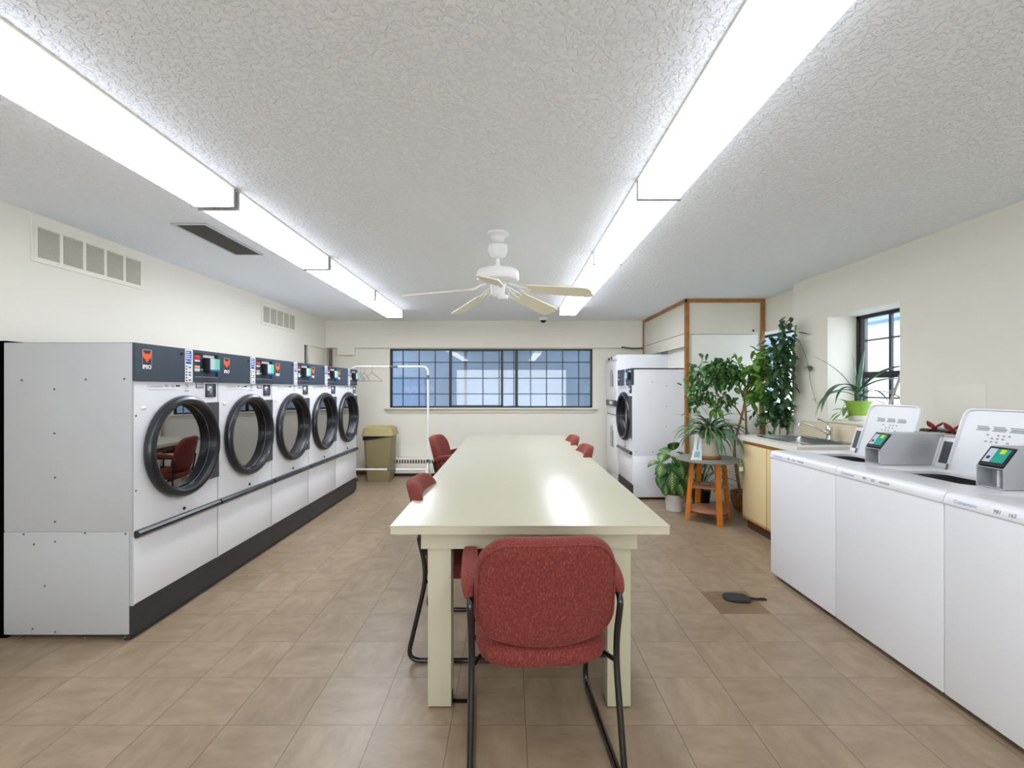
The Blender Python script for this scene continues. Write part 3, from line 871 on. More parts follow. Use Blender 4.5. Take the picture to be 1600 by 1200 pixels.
# ---- tall stacked washer and dryer beyond the sixth dryer
sd = thing('stacked_laundry_unit', 'tall white stacked washer and dryer with arched door handles, against the back wall', 'stacked dryer', (1.508, 6.385, 0))
b = MB(); b.box(0.0, 0.72, 0, 0.70, 0.02, 1.848, 0.006); b.build('body', 'enamel', sd)
def arch(u, z0, z1, wd):
    pts = [(u - wd / 2, z0), (u + wd / 2, z0)] + [(u + wd / 2 * math.cos(a), z1 - wd / 2 + wd / 2 * math.sin(a)) for a in [R(k) for k in range(0, 181, 15)]]
    return pts
for zz0, zz1, a0, a1 in ((1.16, 1.76, 1.40, 1.655), (0.16, 0.95, 0.52, 0.84)):
    b = MB(); b.box(-0.014, 0.0, 0.03, 0.67, zz0, zz1, 0.006); dd = b.build('door', 'white', sd)
    b = MB(); b.prism(arch(0.30, a0, a1, 0.20), -0.0165, -0.014, 'x'); b.build('door_handle', 'greysteel', dd, smooth=False)
    b = MB(); b.prism(arch(0.31, a0, a1 - 0.02, 0.16), -0.018, -0.0165, 'x'); b.build('handle_hollow', 'side_panel', dd, smooth=False)
    b = MB(); b.box(-0.020, -0.0165, 0.205, 0.222, a0, a1 - 0.08); b.build('handle_painted_shadow', 'ink', dd, smooth=False)  # dark strip paints the shadow of a handle recess on the flat door
b = MB(); b.box(-0.02, 0.0, 0.02, 0.68, 1.78, 1.84, 0.004); p_ = b.build('control_panel', 'white', sd)
b = MB(); b.box(-0.024, -0.02, 0.40, 0.50, 1.79, 1.825); b.build('knob', 'ink', p_, smooth=False)
b = MB(); b.box(-0.024, -0.02, 0.25, 0.32, 1.79, 1.835); b.build('knob', 'rubber', p_, smooth=False)
b = MB(); b.box(-0.02, 0.0, 0.03, 0.67, 1.115, 1.20, 0.003); p_ = b.build('middle_panel', 'hinge', sd)
b = MB(); b.box(-0.026, -0.02, 0.22, 0.42, 1.14, 1.185); b.build('coin_slide', 'chrome', p_, smooth=False)
b = MB(); b.box(-0.004, 0.0, 0.03, 0.67, 0.985, 0.995); b.build('panel_seam', 'ink', sd, smooth=False)

# ================================================================== WASHERS (right, front faces -X after the half turn)
WW = 0.664
def make_washer(label, loc, group):
    t = thing('washing_machine', label, 'washing machine', loc, PI, group)
    W = WW
    b = MB()
    b.box(-0.025, 0.0, 0.001, W - 0.001, 0.03, 0.868, 0.005, 2); b.box(-0.70, -0.02, 0.001, 0.012, 0.03, 0.868); b.box(-0.70, -0.02, W - 0.012, W - 0.001, 0.03, 0.868); b.box(-0.70, -0.688, 0.012, W - 0.012, 0.03, 0.868); b.box(-0.69, -0.02, 0.01, W - 0.01, 0.03, 0.06)
    b.build('body', 'enamel', t)
    for x, y in ((-0.06, 0.07), (-0.06, W - 0.07), (-0.64, 0.07), (-0.64, W - 0.07)):
        MB().lathe([(0.022, 0), (0.022, 0.012), (0.010, 0.014), (0.010, 0.032)], (x, y, 0), 12).build('foot', 'black', t)
    MB().box(-0.68, -0.04, 0.03, W - 0.03, 0.012, 0.03).build('base_frame', 'blackmetal', t, smooth=False)
    # top with a round-cornered opening
    top = MB()
    o0, o1, xo0, xo1 = 0.12, 0.535, -0.505, -0.235
    rr = 0.06
    inner = []
    for cx, cy, a0 in ((xo1 - rr, o1 - rr, 0), (xo0 + rr, o1 - rr, 90), (xo0 + rr, o0 + rr, 180), (xo1 - rr, o0 + rr, 270)):
        for k in range(0, 91, 15): inner.append((cx + rr * math.cos(R(a0 + k)), cy + rr * math.sin(R(a0 + k))))
    n = len(inner)
    X0, X1, U0, U1 = -0.70, -0.030, 0.001, W - 0.001
    cxm, cym = (xo0 + xo1) / 2, (o0 + o1) / 2
    outer = []
    for ci in range(4):
        EX, EY = (X1, X0, X0, X1)[ci], (U1, U1, U0, U0)[ci]
        p0, p1 = inner[ci * 7], inner[ci * 7 + 6]
        first = (EX, p0[1]) if ci in (0, 2) else (p0[0], EY)
        last = (p1[0], EY) if ci in (0, 2) else (EX, p1[1])
        outer += [first] + [(EX, EY)] * 5 + [last]
    z1 = 0.918
    vs = [(x, y, z1 - 0.008) for x, y in inner] + [(x + (0.010 if x > cxm else -0.010) * 1.0, y + (0.010 if y > cym else -0.010), z1) for x, y in inner] + [(x, y, z1) for x, y in outer] + [(x, y, 0.893) for x, y in inner]
    fs = []
    for k in range(n):
        k2 = (k + 1) % n
        fs += [(k, n + k, n + k2, k2), (n + k, 2 * n + k, 2 * n + k2, n + k2), (3 * n + k, k, k2, 3 * n + k2)]
    top.faces(vs, fs)
    # front lip: slanted label strip, rounded into the top
    lip = [(0.004, 0.866), (0.007, 0.872), (-0.004, 0.900), (-0.009, 0.909), (-0.018, 0.916), (-0.030, 0.918), (-0.030, 0.866)]
    top.prism(lip, U0, U1, 'y')
    top.box(X0, -0.03, U0, U0 + 0.004, 0.866, z1 - 0.0002); top.box(X0, -0.03, U1 - 0.004, U1, 0.866, z1 - 0.0002)
    top.build('top_panel', 'enamel', t, angle=50)
    MB().lathe([(0.30, 0.84), (0.215, 0.845), (0.20, 0.85), (0.205, 0.80), (0.22, 0.5), (0.02, 0.48)], ((xo0 + xo1) / 2, (o0 + o1) / 2, 0), 40, 'z', False, True).build('wash_tub', 'hinge', t)
    # labels on the lip
    def lipT(u, z):
        # plane of the slanted strip
        sl = math.atan2(0.011, 0.028)
        x = 0.0072 - (z - 0.872) * (0.011 / 0.028)
        up = Vector((-math.sin(sl), 0, math.cos(sl))); rt = Vector((0, 1, 0)); nn = rt.cross(up)
        m = Matrix.Identity(4)
        for i in range(3): m[i][0] = rt[i]; m[i][1] = up[i]; m[i][2] = nn[i]; m[i][3] = (x + nn.x * 0.0006, u, z + nn.z * 0.0006)[i]
        return m
    MB().text('Coinamatic', 0.022, lipT(0.045, 0.880)).build('lettering', 'blueink', t, smooth=False)
    MB().text('981', 0.020, lipT(0.205, 0.881)).build('lettering', 'ink', t, smooth=False)
    MB().text('162', 0.020, lipT(0.258, 0.881)).build('lettering', 'ink', t, smooth=False)
    MB().text('WASHER', 0.0165, lipT(0.315, 0.882)).build('lettering', 'ink', t, smooth=False)
    # console along the back
    q = MB(); q.prism([(-0.700, 0.918), (-0.572, 0.918), (-0.577, 0.930), (-0.622, 1.080), (-0.632, 1.088), (-0.700, 1.088)], 0.004, W - 0.004, 'y', 0.003)
    co = q.build('console', 'white', t)
    q = MB()
    sl = Vector((-0.045, 0, 0.15)).normalized(); nn = Vector((0.15, 0, 0.045)).normalized()
    def con(u, s, h): return Vector((-0.577, u, 0.930)) + sl * s + nn * h
    vs = [con(u, s, h) for h in (-0.002, 0.0025) for u, s in ((0.022, 0.012), (0.50, 0.012), (0.50, 0.140), (0.022, 0.140))]
    q.faces(vs, [(3, 2, 1, 0), (4, 5, 6, 7), (0, 1, 5, 4), (1, 2, 6, 5), (2, 3, 7, 6), (3, 0, 4, 7)])
    q.build('control_face', 'consoledark', co, smooth=False)
    q = MB(); q.box(-0.70, -0.628, 0.004, W - 0.004, 1.088, 1.100, 0.004); q.build('console_cap', 'greysteel', co)
    # open lid leaning on the console
    lean = math.atan2(0.115, 0.36)
    lu = Vector((-math.sin(lean), 0, math.cos(lean))); ln = Vector((math.cos(lean), 0, math.sin(lean)))
    hinge = Vector((-0.530, 0, 0.898))
    LW, LH = 0.205, 0.19
    def lf(u, v, w): return hinge + Vector((0, 0.325 + u, 0)) + lu * (v + LH) + ln * w
    out = [lf_ for lf_ in superellipse(LW, LH, (9, 14), 56)]
    q = MB()
    rim = [(1.0, -0.012), (1.0, 0.010), (0.985, 0.0135), (0.955, 0.0135), (0.935, 0.002), (0.30, 0.002)]
    rings = []
    for s, wv in rim: rings.append([q.bm.verts.new(lf(u * s if s > 0.9 else u * s, v * s, wv)) for u, v in out])
    for a, b_ in zip(rings, rings[1:]):
        for k in range(56): q.bm.faces.new((a[k], b_[k], b_[(k + 1) % 56], a[(k + 1) % 56]))
    q.bm.faces.new(rings[-1]); q.bm.faces.new(rings[0])
    bmesh.ops.recalc_face_normals(q.bm, faces=q.bm.faces[:])
    lid = q.build('lid', 'enamel', t, angle=40)
    q = MB()
    for sgn in (-1, 1):
        q.cyl(lf(sgn * (LW + 0.003), 0.02, 0.004), lf(sgn * (LW - 0.005), 0.02, 0.004), 0.007, seg=10)
    q.build('rubber_bumper', 'rubber', lid)
    q = MB(); q.tube([lf(-LW + 0.012, -LH + 0.012, 0.014), lf(-LW + 0.012, -LH + 0.05, 0.017)], 0.005, 8)
    q.build('hinge_spring', 'rubber', lid)
    q = MB(); q.tube([lf(-LW * 0.98, -LH * 0.985, 0.012), lf(LW * 0.98, -LH * 0.985, 0.012)], 0.003, 6); q.build('lid_seal', 'hinge', lid)
    # grey instruction print inside the lid
    q = MB()
    def patch(u0, u1, v0, v1, h=0.0026):
        q.faces([lf(u0, v0, h), lf(u1, v0, h), lf(u1, v1, h), lf(u0, v1, h)], [(0, 1, 2, 3)])
    for i in range(3):
        u0 = -0.115 + i * 0.082
        patch(u0, u0 + 0.060, 0.090, 0.096); patch(u0 + 0.006, u0 + 0.070, 0.078, 0.087); patch(u0, u0 + 0.066, 0.070, 0.076)
    for i in range(5):
        for j in range(3):
            if (i * 3 + j) % 4 != 1: patch(-0.055 + i * 0.026, -0.042 + i * 0.026, 0.010 + j * 0.018, 0.018 + j * 0.018)
    q.build('instruction_print', 'greyink', lid, smooth=False)
    # coin meter box
    u0, u1 = 0.535, 0.655
    q = MB()
    side = [(-0.70, 0.920), (-0.275, 0.920), (-0.275, 1.012), (-0.345, 1.103), (-0.70, 1.103)]
    th = 0.004
    q.prism(side, u0, u0 + th, 'y'); q.prism(side, u1 - th, u1, 'y')
    q.box(-0.70, -0.352, u0 + th, u1 - th, 1.099, 1.103); q.box(-0.70, -0.275, u0 + th, u1 - th, 0.920, 0.924)
    q.box(-0.310, -0.275, u0 + th, u1 - th, 1.008, 1.012); q.box(-0.69, -0.686, u0 + th, u1 - th, 0.924, 1.1)
    q.box(-0.352, -0.348, u0 + th, u1 - th, 0.924, 1.10)
    meter = q.build('coin_meter_box', 'greysteel', t, smooth=False)
    q = MB(); q.cyl((-0.318, (u0 + u1) / 2, 0.924), (-0.318, (u0 + u1) / 2, 1.008), 0.007, seg=10); q.build('lock_rod', 'sticker', meter)
    # card reader on the slope
    s2 = Vector((-0.070, 0, 0.091)).normalized(); n2 = Vector((0.091, 0, 0.070)).normalized()
    def rd(u, s, h): return Vector((-0.278, u, 1.016)) + s2 * s + n2 * h
    def rbox(a0, a1, s0, s1, h0, h1):
        q.faces([rd(u, s, h) for h in (h0, h1) for u, s in ((a0, s0), (a1, s0), (a1, s1), (a0, s1))], [(3, 2, 1, 0), (4, 5, 6, 7), (0, 1, 5, 4), (1, 2, 6, 5), (2, 3, 7, 6), (3, 0, 4, 7)])
    q = MB(); rbox(u0 + 0.006, u1 - 0.006, 0.004, 0.104, -0.03, 0.004); re = q.build('card_reader', 'black', t, smooth=False)
    q = MB(); rbox(u0 + 0.014, u0 + 0.046, 0.020, 0.094, 0.004, 0.0055); q.build('reader_label', 'palegrey', re, smooth=False)
    q = MB(); rbox(u0 + 0.046, u1 - 0.018, 0.020, 0.094, 0.004, 0.0055); q.build('reader_screen', 'teal', re, smooth=False)
    q = MB(); rbox(u0 + 0.064, u0 + 0.086, 0.068, 0.092, 0.0055, 0.0065); q.build('reader_light', 'lime', re, smooth=False)
    q = MB(); rbox(u0 + 0.022, u0 + 0.036, 0.036, 0.052, 0.0055, 0.006); q.build('reader_mark', 'ink', re, smooth=False)
    return t
wm = make_washer('white top-loading washer with open lid, farthest from the camera and next to the sink cabinet', (1.905, 3.33, 0), 'top-loading washers along the right wall')
dup(wm, (1.905, 3.33 - 0.666, 0), PI, 'white top-loading washer with open lid, in the middle between the sink end and near washer')
dup(wm, (1.905, 3.33 - 1.332, 0), PI, 'white top-loading washer nearest the camera, cut off by the right edge')

# ================================================================== SINK CABINET
sk = thing('sink_cabinet', 'pale yellow base cabinet under the sink, between the washers and the plants', 'cabinet', (2.30, 3.60, 0))
q = MB(); q.box(0.02, 0.61, 0.03, 0.90, 0.10, 0.862); q.build('body', 'cab_door', sk, smooth=False)
q = MB(); q.box(0.05, 0.61, 0.03, 0.90, 0.0, 0.10); q.build('toe_kick', 'toe', sk, smooth=False)
for y0, y1 in ((0.49, 0.905), (0.04, 0.478)):
    q = MB(); q.box(0.0, 0.02, y0, y1, 0.125, 0.825, 0.002); dd = q.build('door', 'cab_door', sk)
    q = MB(); q.box(0.0, 0.02, y0, y1, 0.100, 0.125, 0.002); q.build('wood_strip', 'cab_wood', dd)
q = MB(); q.box(0.004, 0.03, 0.03, 0.905, 0.828, 0.862); q.build('wood_rail', 'cab_wood', sk, smooth=False)
ct = thing('worktop', 'cream laminate worktop with a stainless sink set in, beside the far washer', 'worktop', (2.27, 3.60, 0.862))
q = MB()
q.box(0.0, 0.14, 0.0, 0.945, 0.002, 0.045); q.box(0.56, 0.648, 0.0, 0.945, 0.002, 0.045)
q.box(0.14, 0.56, 0.0, 0.16, 0.002, 0.045); q.box(0.14, 0.56, 0.80, 0.945, 0.002, 0.045)
q.build('slab', 'counter', ct, smooth=False)
q = MB(); q.box(0.625, 0.648, 0.0, 0.945, 0.045, 0.190, 0.003); q.build('backsplash', 'backsplash', ct)
sn = thing('stainless_sink', 'stainless steel sink set into the cream worktop', 'sink', (2.27, 3.60, 0.907))
q = MB()
def rrect(x0, x1, y0, y1, r, n=6):
    o = []
    for cx, cy, a0 in ((x1 - r, y1 - r, 0), (x0 + r, y1 - r, 90), (x0 + r, y0 + r, 180), (x1 - r, y0 + r, 270)):
        for k in range(n + 1): a = R(a0 + 90 * k / n); o.append((cx + r * math.cos(a), cy + r * math.sin(a)))
    return o
prof = [(rrect(0.115, 0.60, 0.135, 0.82, 0.03), 0.001), (rrect(0.118, 0.597, 0.138, 0.817, 0.03), 0.007), (rrect(0.150, 0.510, 0.17, 0.785, 0.05), 0.004), (rrect(0.156, 0.504, 0.176, 0.779, 0.05), -0.01),
        (rrect(0.17, 0.49, 0.19, 0.765, 0.05), -0.15), (rrect(0.21, 0.45, 0.23, 0.725, 0.05), -0.165)]
rings = [[q.bm.verts.new((x, y, z)) for x, y in o] for o, z in prof]
for a, b_ in zip(rings, rings[1:]):
    for k in range(len(a)): q.bm.faces.new((a[k], a[(k + 1) % len(a)], b_[(k + 1) % len(a)], b_[k]))
q.bm.faces.new(rings[-1])
q.build('basin', 'steel', sn)
q = MB(); q.lathe([(0.04, -0.163), (0.034, -0.160), (0.01, -0.162)], (0.33, 0.48, 0), 20); q.build('drain', 'chrome', sn)
fa = thing('faucet', 'chrome faucet with a long curved spout rising from the sink', 'faucet', (2.82, 4.02, 0.911))
q = MB(); q.box(-0.030, 0.030, -0.13, 0.13, 0.0, 0.012, 0.005); q.build('base_plate', 'chrome', fa)
q = MB(); q.lathe([(0.027, 0.01), (0.023, 0.03), (0.022, 0.075), (0.027, 0.085), (0.024, 0.115), (0.016, 0.132), (0.004, 0.138)], (0, 0, 0), 20); q.build('valve_body', 'chrome', fa)
q = MB(); q.tube(fillet([(-0.01, 0.0, 0.06), (-0.09, 0.02, 0.105), (-0.20, 0.05, 0.150), (-0.225, 0.056, 0.146)], 0.06), 0.0085, 12)
q.cyl((-0.232, 0.058, 0.150), (-0.234, 0.058, 0.128), 0.012, seg=14); q.build('spout', 'chrome', fa)
q = MB(); q.tube(fillet([(0.0, 0, 0.128), (-0.015, 0.005, 0.150), (-0.072, 0.02, 0.182)], 0.02), [0.006] * 8 + [0.009], 10) if False else q.tube([(0.0, 0, 0.128), (-0.012, 0.004, 0.150), (-0.045, 0.012, 0.168), (-0.085, 0.02, 0.186)], [0.007, 0.006, 0.006, 0.009], 10)
q.build('lever', 'chrome', fa)

# ================================================================== TABLE
tb = thing('work_table', 'long cream laminate folding table down the middle of the room', 'table', (0.083, 1.885, 0))
q = MB(); q.box(-0.579, 0.579, 0.002, 3.665, 0.7645, 0.80); q.build('tabletop_edge', 'table_edge', tb, smooth=False)
q = MB(); q.box(-0.5805, 0.5805, 0.0, 3.667, 0.797, 0.8015, 0.0012); q.build('tabletop', 'table', tb)
q = MB()
q.box(-0.461, 0.456, 0.045, 0.064, 0.69, 0.764); q.box(-0.461, 0.456, 3.60, 3.62, 0.69, 0.764)
q.box(-0.461, -0.442, 0.064, 3.60, 0.69, 0.764); q.box(0.437, 0.456, 0.064, 3.60, 0.69, 0.764)
q.build('apron', 'table_edge', tb, smooth=False)
for x0 in (-0.436, 0.334):
    for y0 in (0.066, 3.50):
        q = MB(); q.box(x0, x0 + 0.100, y0, y0 + 0.09, 0.006, 0.764, 0.002); lg = q.build('leg', 'table_edge', tb)
        q = MB(); q.box(x0 + 0.004, x0 + 0.096, y0 + 0.004, y0 + 0.086, 0.0, 0.007); q.build('foot_pad', 'toe', lg, smooth=False)
        if x0 < 0 and y0 < 1:
            q = MB(); q.box(x0 + 0.1, x0 + 0.165, y0 + 0.03, y0 + 0.05, 0.0, 0.005); q.box(x0 + 0.1, x0 + 0.104, y0 + 0.03, y0 + 0.05, 0.005, 0.05); q.build('floor_bracket', 'blackmetal', lg, smooth=False)

# ================================================================== CHAIRS (facing local +y)
def make_chair(label, loc, rz, group):
    t = thing('armchair', label, 'chair', loc, rz, group)
    hw = 0.262
    # backrest: leans back, bottom edge sagging
    lean = math.atan2(0.105, 0.40)
    bu = Vector((0, -math.sin(lean), math.cos(lean))); bn = Vector((0, math.cos(lean), math.sin(lean)))
    def bf(u, v, w):
        vv = v - (0.030 * (1 - (u / 0.25) ** 2) if v < 0 else 0) * min(1, abs(v) / 0.15) + (0.026 * (1 - (u / 0.25) ** 2) if v > 0 else 0) * min(1, abs(v) / 0.15)
        uu = u * (1 - 0.03 * (v / 0.2))
        return Vector((0, -0.250, 0.685)) + Vector((uu, 0, 0)) + bu * vv + bn * (w + 0.055 * (u / 0.25) ** 2 - 0.012)
    def bo(a, b, rt, rb):
        o = []
        for cx, cy, a0, r in ((a - rt, b - rt, 0, rt), (-a + rt, b - rt, 90, rt), (-a + rb, -b + rb, 180, rb), (a - rb, -b + rb, 270, rb)):
            for k in range(9): o.append((cx + r * math.cos(R(a0 + 90 * k / 8)), cy + r * math.sin(R(a0 + 90 * k / 8))))
            nx = {0: (-a + rt, b), 90: (-a, -b + rb), 180: (a - rb, -b), 270: (a, b - rt)}[a0]
            p = o[-1]
            for k in range(1, 6): o.append((p[0] + (nx[0] - p[0]) * k / 6, p[1] + (nx[1] - p[1]) * k / 6))
        return o
    q = MB(); q.cushion(bo(0.246, 0.176, 0.115, 0.075), 0.062, bf, 0.35)
    bk = q.build('backrest', 'redfab', t, angle=70)
    q = MB(); q.tube([bf(u, v, -0.027) for u, v in bo(0.237, 0.167, 0.108, 0.07)], 0.0042, 6, closed=True); q.build('piping', 'redfab', bk)
    def sf(u, v, w): return Vector((u, v + 0.005, 0.432 + w + 0.018 * (v / 0.25) ** 2 * (1 if v > 0 else -0.3) - 0.02 * (v / 0.25)))
    def sf2(u, v, w): return Vector((u * (1 + 0.02 * v), v + 0.010, 0.436 + w - (0.02 * (v / 0.25) ** 2 if v > 0 else 0) + (0.006 * (u / 0.25) ** 2)))
    q = MB(); q.cushion(superellipse(0.243, 0.245, (4.2, 4.0), 56), 0.075, sf2, 0.28)
    q.build('seat', 'redfab', t, angle=70)
    for s in (-1, 1):
        # one closed loop of tube per side
        x = s * hw
        path = [(x, -0.17, 0.655), (x, -0.235, 0.640), (x * 0.975, -0.190, 0.440), (x, -0.262, 0.022), (x, -0.20, 0.0125), (x, 0.27, 0.0125), (x * 0.97, 0.225, 0.40), (x, 0.215, 0.655)]
        pts = fillet([(x, 0.19, 0.655)] + path[:1] + [path[1], path[2], (x, -0.290, 0.0125), (x, 0.295, 0.0125), (x * 0.98, 0.235, 0.42), (x, 0.240, 0.655)],
                     [0.01, 0.03, 0.06, 0.12, 0.07, 0.07, 0.10, 0.05], 6)
        q = MB(); q.tube(pts + [Vector((x, 0.19, 0.655))], 0.0118, 12); q.build('side_frame', 'blackmetal', t)
        def af(u, v, w): return Vector((x + s * 0.004 + u, 0.0 + v, 0.684 + w - (0.020 * (abs(v) / 0.2) ** 3) + (0.0 if v > 0 else 0.0)))
        q = MB(); q.cushion(superellipse(0.032, 0.22, (3.0, 3.0), 32), 0.044, af, 0.25); q.build('armrest', 'redfab', t, angle=70)
    q = MB(); q.tube([(-0.25, -0.13, 0.385), (0.25, -0.13, 0.385)], 0.011, 10); q.build('crossbar', 'blackmetal', t)
    q = MB(); q.tube([(-0.25, 0.17, 0.385), (0.25, 0.17, 0.385)], 0.011, 10); q.build('crossbar', 'blackmetal', t)
    q = MB(); q.tube(fillet([(-0.256, 0.245, 0.26), (0.256, 0.245, 0.26)], 0.01), 0.010, 10); q.build('crossbar', 'blackmetal', t)
    for s in (-1, 1):
        q = MB(); q.tube([(s * 0.255, -0.19, 0.40), (s * 0.215, -0.12, 0.40)], 0.009, 8); q.build('seat_bracket', 'blackmetal', t)
    return t
CG = 'brick red armchairs round the cream table'
ch = make_chair('brick red armchair with its back to the camera, at the near end of the table', (0.108, 1.80, 0), R(4), CG)
dup(ch, (-0.225, 2.535, 0), R(-90), 'brick red armchair pushed under the near left side of the table')
dup(ch, (-0.50, 4.77, 0), R(-97), 'brick red armchair pulled out from the far left side of the table')
dup(ch, (0.385, 3.98, 0), R(90), 'brick red armchair on the right side of the table, nearer of the two there')
dup(ch, (0.385, 4.78, 0), R(90), 'brick red armchair on the right side of the table, farther of the two there')

# ================================================================== CEILING THINGS
def make_light(label, loc, group, m='lamp'):
    t = thing('fluorescent_light', label, 'ceiling light', loc, 0, group)
    L_ = 1.222
    q = MB(); q.box(-0.112, 0.112, 0.0, L_, -0.010, -0.001); q.build('base_pan', 'offwhite', t, smooth=False)
    prof = [(-0.108, -0.011), (-0.109, -0.085), (-0.103, -0.100), (-0.090, -0.106), (0.090, -0.106), (0.103, -0.100), (0.109, -0.085), (0.108, -0.011)]
    q = MB(); q.prism(prof, 0.012, L_ - 0.012, 'y'); q.build('diffuser', m, t, angle=60)
    for y in (0.0, L_ - 0.012):
        q = MB(); q.box(-0.112, 0.112, y, y + 0.011, -0.109, -0.010, 0.002); q.build('end_cap', 'greysteel', t)
    return t
LG, RG = 'fluorescent lights in the left ceiling row', 'fluorescent lights in the right ceiling row'
ordn = ['nearest the camera, behind the ceiling vent', 'second from the camera', 'third from the camera', 'at the far end by the back wall']
lf_ = make_light('wrap-around fluorescent light in the left ceiling row, nearest the camera', (-1.575, 1.20, ZC), LG)
dup(lf_, (-1.575, 1.20 + 1.255, ZC), 0, 'wrap-around fluorescent light in the left ceiling row, second from the camera, beside the dark vent')
lr_ = make_light('wrap-around fluorescent light in the left ceiling row, third from the camera', (-1.575, 1.20 + 2 * 1.255, ZC), LG, 'lamp_far')
dup(lr_, (-1.575, 1.20 + 3 * 1.255, ZC), 0, 'wrap-around fluorescent light in the left ceiling row, at the far end near the back wall')
rt_ = dup(lf_, (0.76, 1.10, ZC), 0, 'wrap-around fluorescent light in the right ceiling row, nearest the camera'); rt_['group'] = RG
dm = make_light('dimmer wrap-around fluorescent light in the right ceiling row, second from the camera', (0.76, 1.10 + 1.225, ZC), RG, 'lamp_dim')
o = dup(lr_, (0.76, 1.10 + 2 * 1.225, ZC), 0, 'wrap-around fluorescent light in the right ceiling row, third from the camera, right of the fan'); o['group'] = RG
o = dup(lr_, (0.76, 1.10 + 3 * 1.225, ZC), 0, 'wrap-around fluorescent light in the right ceiling row, farthest from the camera'); o['group'] = RG
# the rows run on over and behind the camera
for k, nme in ((-1, 'just behind the camera'), (-2, 'farther behind the camera')):
    o = dup(lf_, (-1.575, 1.20 + 1.255 * k, ZC), 0, 'wrap-around fluorescent light in the left ceiling row, ' + nme)
    o = dup(rt_, (0.76, 1.10 + 1.225 * k, ZC), 0, 'wrap-around fluorescent light in the right ceiling row, ' + nme)

fn = thing('ceiling_fan', 'white ceiling fan with five cream blades hanging over the table', 'ceiling fan', (-0.084, 3.13, ZC))
q = MB(); q.lathe([(0.075, -0.001), (0.075, -0.014), (0.058, -0.026), (0.050, -0.030), (0.034, -0.062), (0.020, -0.070)], (0, 0, 0), 32); q.build('ceiling_plate', 'white', fn)
q = MB(); q.cyl((0, 0, -0.06), (0, 0, -0.26), 0.013, seg=14); q.build('rod', 'white', fn)
q = MB(); q.lathe([(0.066, -0.090), (0.068, -0.100), (0.066, -0.128), (0.052, -0.160), (0.034, -0.176), (0.018, -0.180)], (0, 0, 0), 32); q.build('canopy', 'white', fn)
q = MB(); q.lathe([(0.020, -0.222), (0.024, -0.245), (0.10, -0.252), (0.136, -0.262), (0.145, -0.275), (0.146, -0.318), (0.138, -0.330), (0.11, -0.338), (0.06, -0.345)], (0, 0, 0), 40); q.build('motor_housing', 'white', fn)
q = MB(); q.lathe([(0.070, -0.345), (0.055, -0.355), (0.050, -0.385), (0.046, -0.425), (0.030, -0.440), (0.012, -0.442)], (0, 0, 0), 28); q.build('switch_housing', 'white', fn)
q = MB(); q.lathe([(0.034, -0.434), (0.036, -0.452), (0.030, -0.462), (0.010, -0.464)], (0.035, -0.02, 0), 20); q.build('light_socket', 'white', fn)
for k in range(5):
    a = R(-22 + 72 * k)
    ca, sa = math.cos(a), math.sin(a)
    pitch = R(-13)
    def bp_(r, s, h=0.0):
        # s across the blade, pitched
        z = -0.385 - 0.078 * (r - 0.1) / 0.55 + s * math.sin(pitch) + h
        sx = s * math.cos(pitch)
        return (r * ca - sx * sa, r * sa + sx * ca, z)
    q = MB()
    ol = [(0.190, -0.050), (0.200, -0.058), (0.60, -0.070), (0.635, -0.062), (0.650, -0.040), (0.650, 0.040), (0.635, 0.062), (0.60, 0.070), (0.200, 0.058), (0.190, 0.050)]
    n = len(ol)
    vs = [bp_(r, s, 0.004) for r, s in ol] + [bp_(r, s, -0.004) for r, s in ol]
    q.faces(vs, [tuple(range(n)), tuple(range(2 * n - 1, n - 1, -1))] + [(i, n + i, n + (i + 1) % n, (i + 1) % n) for i in range(n)])
    bmesh.ops.recalc_face_normals(q.bm, faces=q.bm.faces[:])
    bl = q.build('blade', 'fanblade', fn, angle=30)
    q = MB()
    for s in (-1, 1):
        q.tube(fillet([bp_(0.085, 0.0, 0.028), bp_(0.13, s * 0.020, 0.016), bp_(0.17, s * 0.045, -0.006), bp_(0.225, s * 0.030, -0.007)], 0.03), 0.006, 8)
    q.tube([bp_(0.085, 0.0, 0.028), bp_(0.15, 0, 0.004), bp_(0.24, 0, -0.007)], 0.007, 8)
    q.build('blade_bracket', 'white', bl)

cm = thing('dome_camera', 'small white dome security camera with a dark eye on the ceiling', 'security camera', (0.50, 6.85, ZC))
q = MB(); q.lathe([(0.062, -0.001), (0.062, -0.030), (0.054, -0.044), (0.045, -0.048)], (0, 0, 0), 28); q.build('housing', 'white', cm)
q = MB(); q.lathe([(0.045, -0.047), (0.041, -0.062), (0.028, -0.076), (0.006, -0.082)], (0, 0, 0), 24); q.build('dome', 'black', cm)

cv = thing('ceiling_vent', 'dark rectangular return vent set in the ceiling left of the lights', 'vent', (-2.08, 3.285, ZC))
q = MB()
for a in ((-0.115, 0.115, -0.345, -0.325), (-0.115, 0.115, 0.325, 0.345), (-0.115, -0.095, -0.325, 0.325), (0.095, 0.115, -0.325, 0.325)): q.box(*a, -0.008, -0.001)
q.build('frame', 'greysteel', cv, smooth=False)
q = MB(); q.box(-0.095, 0.095, -0.325, 0.325, -0.003, -0.001)
for i in range(42):
    y = -0.32 + i * 0.0156
    q.prism([(y, -0.002), (y + 0.002, -0.002), (y + 0.009, -0.008), (y + 0.007, -0.008)], -0.095, 0.095, 'x')
q.build('louvres', 'vent_dark', cv, smooth=False)

